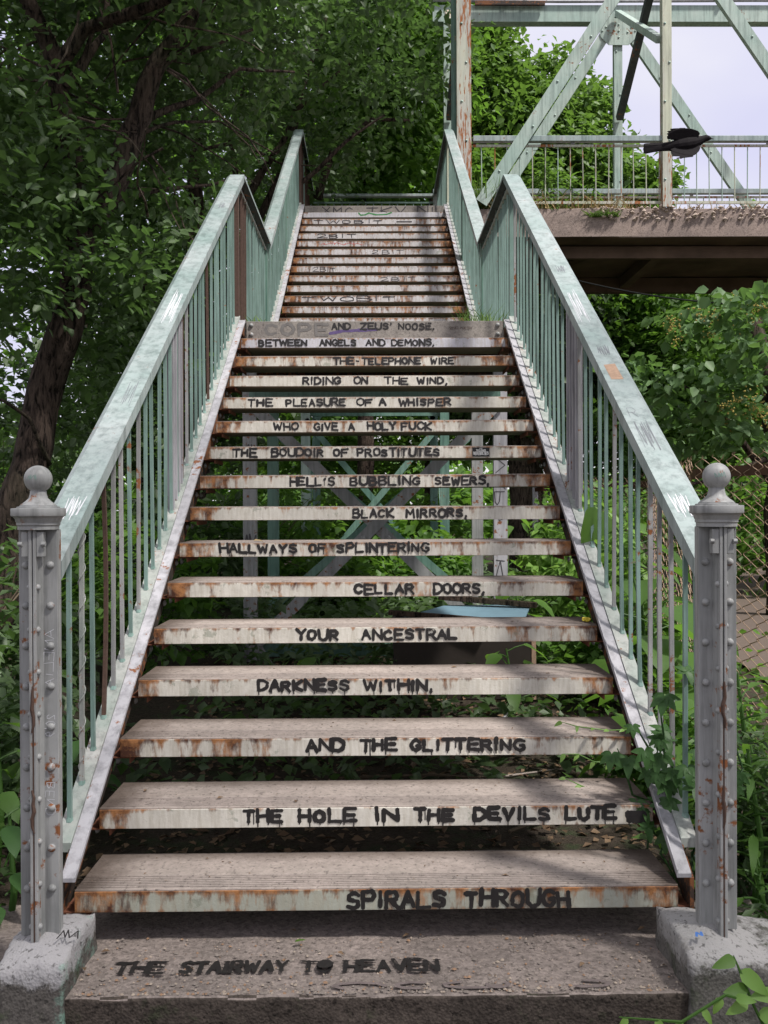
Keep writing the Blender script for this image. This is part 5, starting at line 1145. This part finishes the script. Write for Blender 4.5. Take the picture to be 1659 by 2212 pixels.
for (x, y) in ((B_.x+.04, B_.y), (E_.x, E_.y)):
    mb = MB().tube([(x,y,-.2),(x,y,1.66)], .045, 12); mb.lathe([(.055,1.65),(.055,1.68),(.045,1.72),(.03,1.75),(.001,1.76)], (x,y,0), 12); o = mb.build('fence_post', M['pipe'], fn_, smooth=True); o.matrix_parent_inverse = finv
# black cable under the bridge on the right
mb = MB(); p0, p1 = pt(1180,590,11.6), pt(1760,668,9.2); mb.tube([p0.lerp(p1, i/14)-Vector((0,0,.10*math.sin(math.pi*i/14))) for i in range(15)], .010, 6)
tag(mb.build('cable', M['cable']), 'thin black cable sagging in front of the trees below the footbridge', 'cable')

# ------------------------------------------------------------------ discarded cabinet with pale blue board under the steps
cz = gz(.8, 5.9)
cab = empty('discarded_cabinet', (.56, 5.75, cz), 'discarded dark cabinet topped by a pale blue board and loose planks under the steps', 'cabinet')
hh = .62-cz
MB().box((-.45,0,0),(.43,.015,hh)).box((-.45,.40,0),(.43,.415,hh)).box((-.45,.016,0),(-.435,.399,hh)).box((.415,.016,0),(.43,.399,hh)).box((-.43,.016,.02),(.41,.399,.035)).build('carcass', M['blackwood'], cab, bevel=.002)
MB().box((.405,-.004,.0),(.432,-.0005,hh)).build('edge_strip', M['tan'], cab)
b = MB(); b.add([(-.43,-.03,hh+.012),(.36,-.03,hh+.012),(.47,.42,hh+.045),(-.10,.42,hh+.045)] + [(-.43,-.03,hh+.002),(.36,-.03,hh+.002),(.47,.42,hh+.035),(-.10,.42,hh+.035)], [(0,1,2,3),(7,6,5,4),(0,4,5,1),(1,5,6,2),(2,6,7,3),(3,7,4,0)]); b.build('blue_board', M['blueboard'], cab)
b = MB(); b.bar((-.48,.02,hh+.045),(.16,-.06,hh-.002), .05, .03); b.build('loose_plank', M['darkwood'], cab, bevel=.003)
b = MB(); b.bar((-.14,.43,hh+.10),(.49,.30,hh+.055), .06, .035); b.build('loose_plank', M['darkwood'], cab, bevel=.003)
# pale bent strip of metal under the steps
mb = MB().tube([(0,0,0),(.05,.01,.05),(.075,.02,.07)], [.008,.010,.008], 6); tag(mb.build('metal_scrap', M['pipe'], None, (Lx(1070,5.2), 5.2, gz(.7,5.2)+.06)), 'small shiny scrap of pipe lying in the dark under the steps', 'scrap')

# ------------------------------------------------------------------ bird in flight
bd = empty('flying_bird', tuple(pt(1478,315,5.6)), 'black bird flying to the right past the truss, wings half folded', 'bird')
S = .143*5.6/2007      # metres per unit of the traced outline at that distance
def q(cx, cy, y=0.0): return Vector(((cx-950)*S, y*S, -(cy-400)*S))
mb = MB()
def loft(rings, n=14):
    vs = []
    for c, ry, rz_ in rings: vs += [c+Vector((0, math.cos(6.2832*k/n)*ry*S, math.sin(6.2832*k/n)*rz_*S)) for k in range(n)]
    m = len(rings); fs = [(i*n+k, i*n+(k+1) % n, (i+1)*n+(k+1) % n, (i+1)*n+k) for i in range(m-1) for k in range(n)]; fs += [tuple(range(n))[::-1], tuple(range((m-1)*n, m*n))]
    mb.add(vs, fs)
loft([(q(365,455),10,74),(q(400,455),12,82),(q(520,440),14,72),(q(650,430),22,66),(q(760,422),45,70),(q(880,410),85,98),(q(1010,395),100,118),(q(1120,375),92,110),(q(1210,345),66,78),(q(1270,318),52,60),(q(1310,300),50,50),(q(1345,298),40,38),(q(1375,302),24,22),(q(1392,306),12,10)])
def wing(outline, y0, thick, slope):
    n = len(outline); cx = sum(p[0] for p in outline)/n; cy = sum(p[1] for p in outline)/n
    vs = [q(x, y, y0+slope*(y-400)-thick*.5) for x, y in outline]+[q(x, y, y0+slope*(y-400)+thick*.5) for x, y in outline]
    mb.add(vs, [tuple(range(n))[::-1], tuple(range(n, 2*n))]+[(i, (i+1) % n, n+(i+1) % n, n+i) for i in range(n)])
wing([(1160,330),(1190,260),(1150,225),(1060,200),(960,192),(850,205),(780,225),(715,265),(700,320),(760,340),(860,345),(980,400)], -30, 26, .35)
wing([(1195,400),(1205,470),(1180,520),(1130,570),(1075,600),(980,585),(880,560),(770,520),(745,490),(880,440),(1000,400)], -20, 26, -.35)
for (x0, y0, x1, y1, wdt, sl) in ((960,196,728,200,16,.35),(940,205,690,232,18,.35),(900,225,690,262,20,.35),(880,250,695,300,24,.35),(880,300,705,325,20,.35),(1080,598,820,642,20,-.35),(1040,595,755,596,22,-.35),(980,580,745,565,20,-.35),(930,560,745,535,20,-.35),(980,605,880,648,14,-.35)):
    d_ = Vector((x1-x0, y1-y0)); l = d_.length; nn = Vector((-d_.y, d_.x))/l; wing([(x0+nn.x*wdt, y0+nn.y*wdt),(x0-nn.x*wdt, y0-nn.y*wdt),(x1-nn.x*wdt*.55+d_.x*-.04, y1-nn.y*wdt*.55),(x1, y1),(x1+nn.x*wdt*.45-d_.x*.06, y1+nn.y*wdt*.45)], -25, 9, sl)
for i in range(5): wing([(700,395+i*14),(700,412+i*14),(352+6*abs(i-2),415+i*24-10),(352+6*abs(i-2),415+i*24+12)], -14+3*i, 8, 0)
body = mb.build('body', M['bird'], bd, smooth=True)
rmd = body.modifiers.new('join', 'REMESH'); rmd.mode = 'VOXEL'; rmd.voxel_size = .0022; rmd.use_smooth_shade = True
mb = MB(); loft([(q(1378,302),15,14),(q(1400,306),11,9),(q(1430,312),3,3)], 10); mb.build('beak', M['beak'], bd, smooth=True)
MB().lathe([(.0,.003),(.002,.002),(.003,0)], n=8).build('eye', M['eye'], bd, tuple(q(1335,290,-42)), rot=(R(90),0,0))
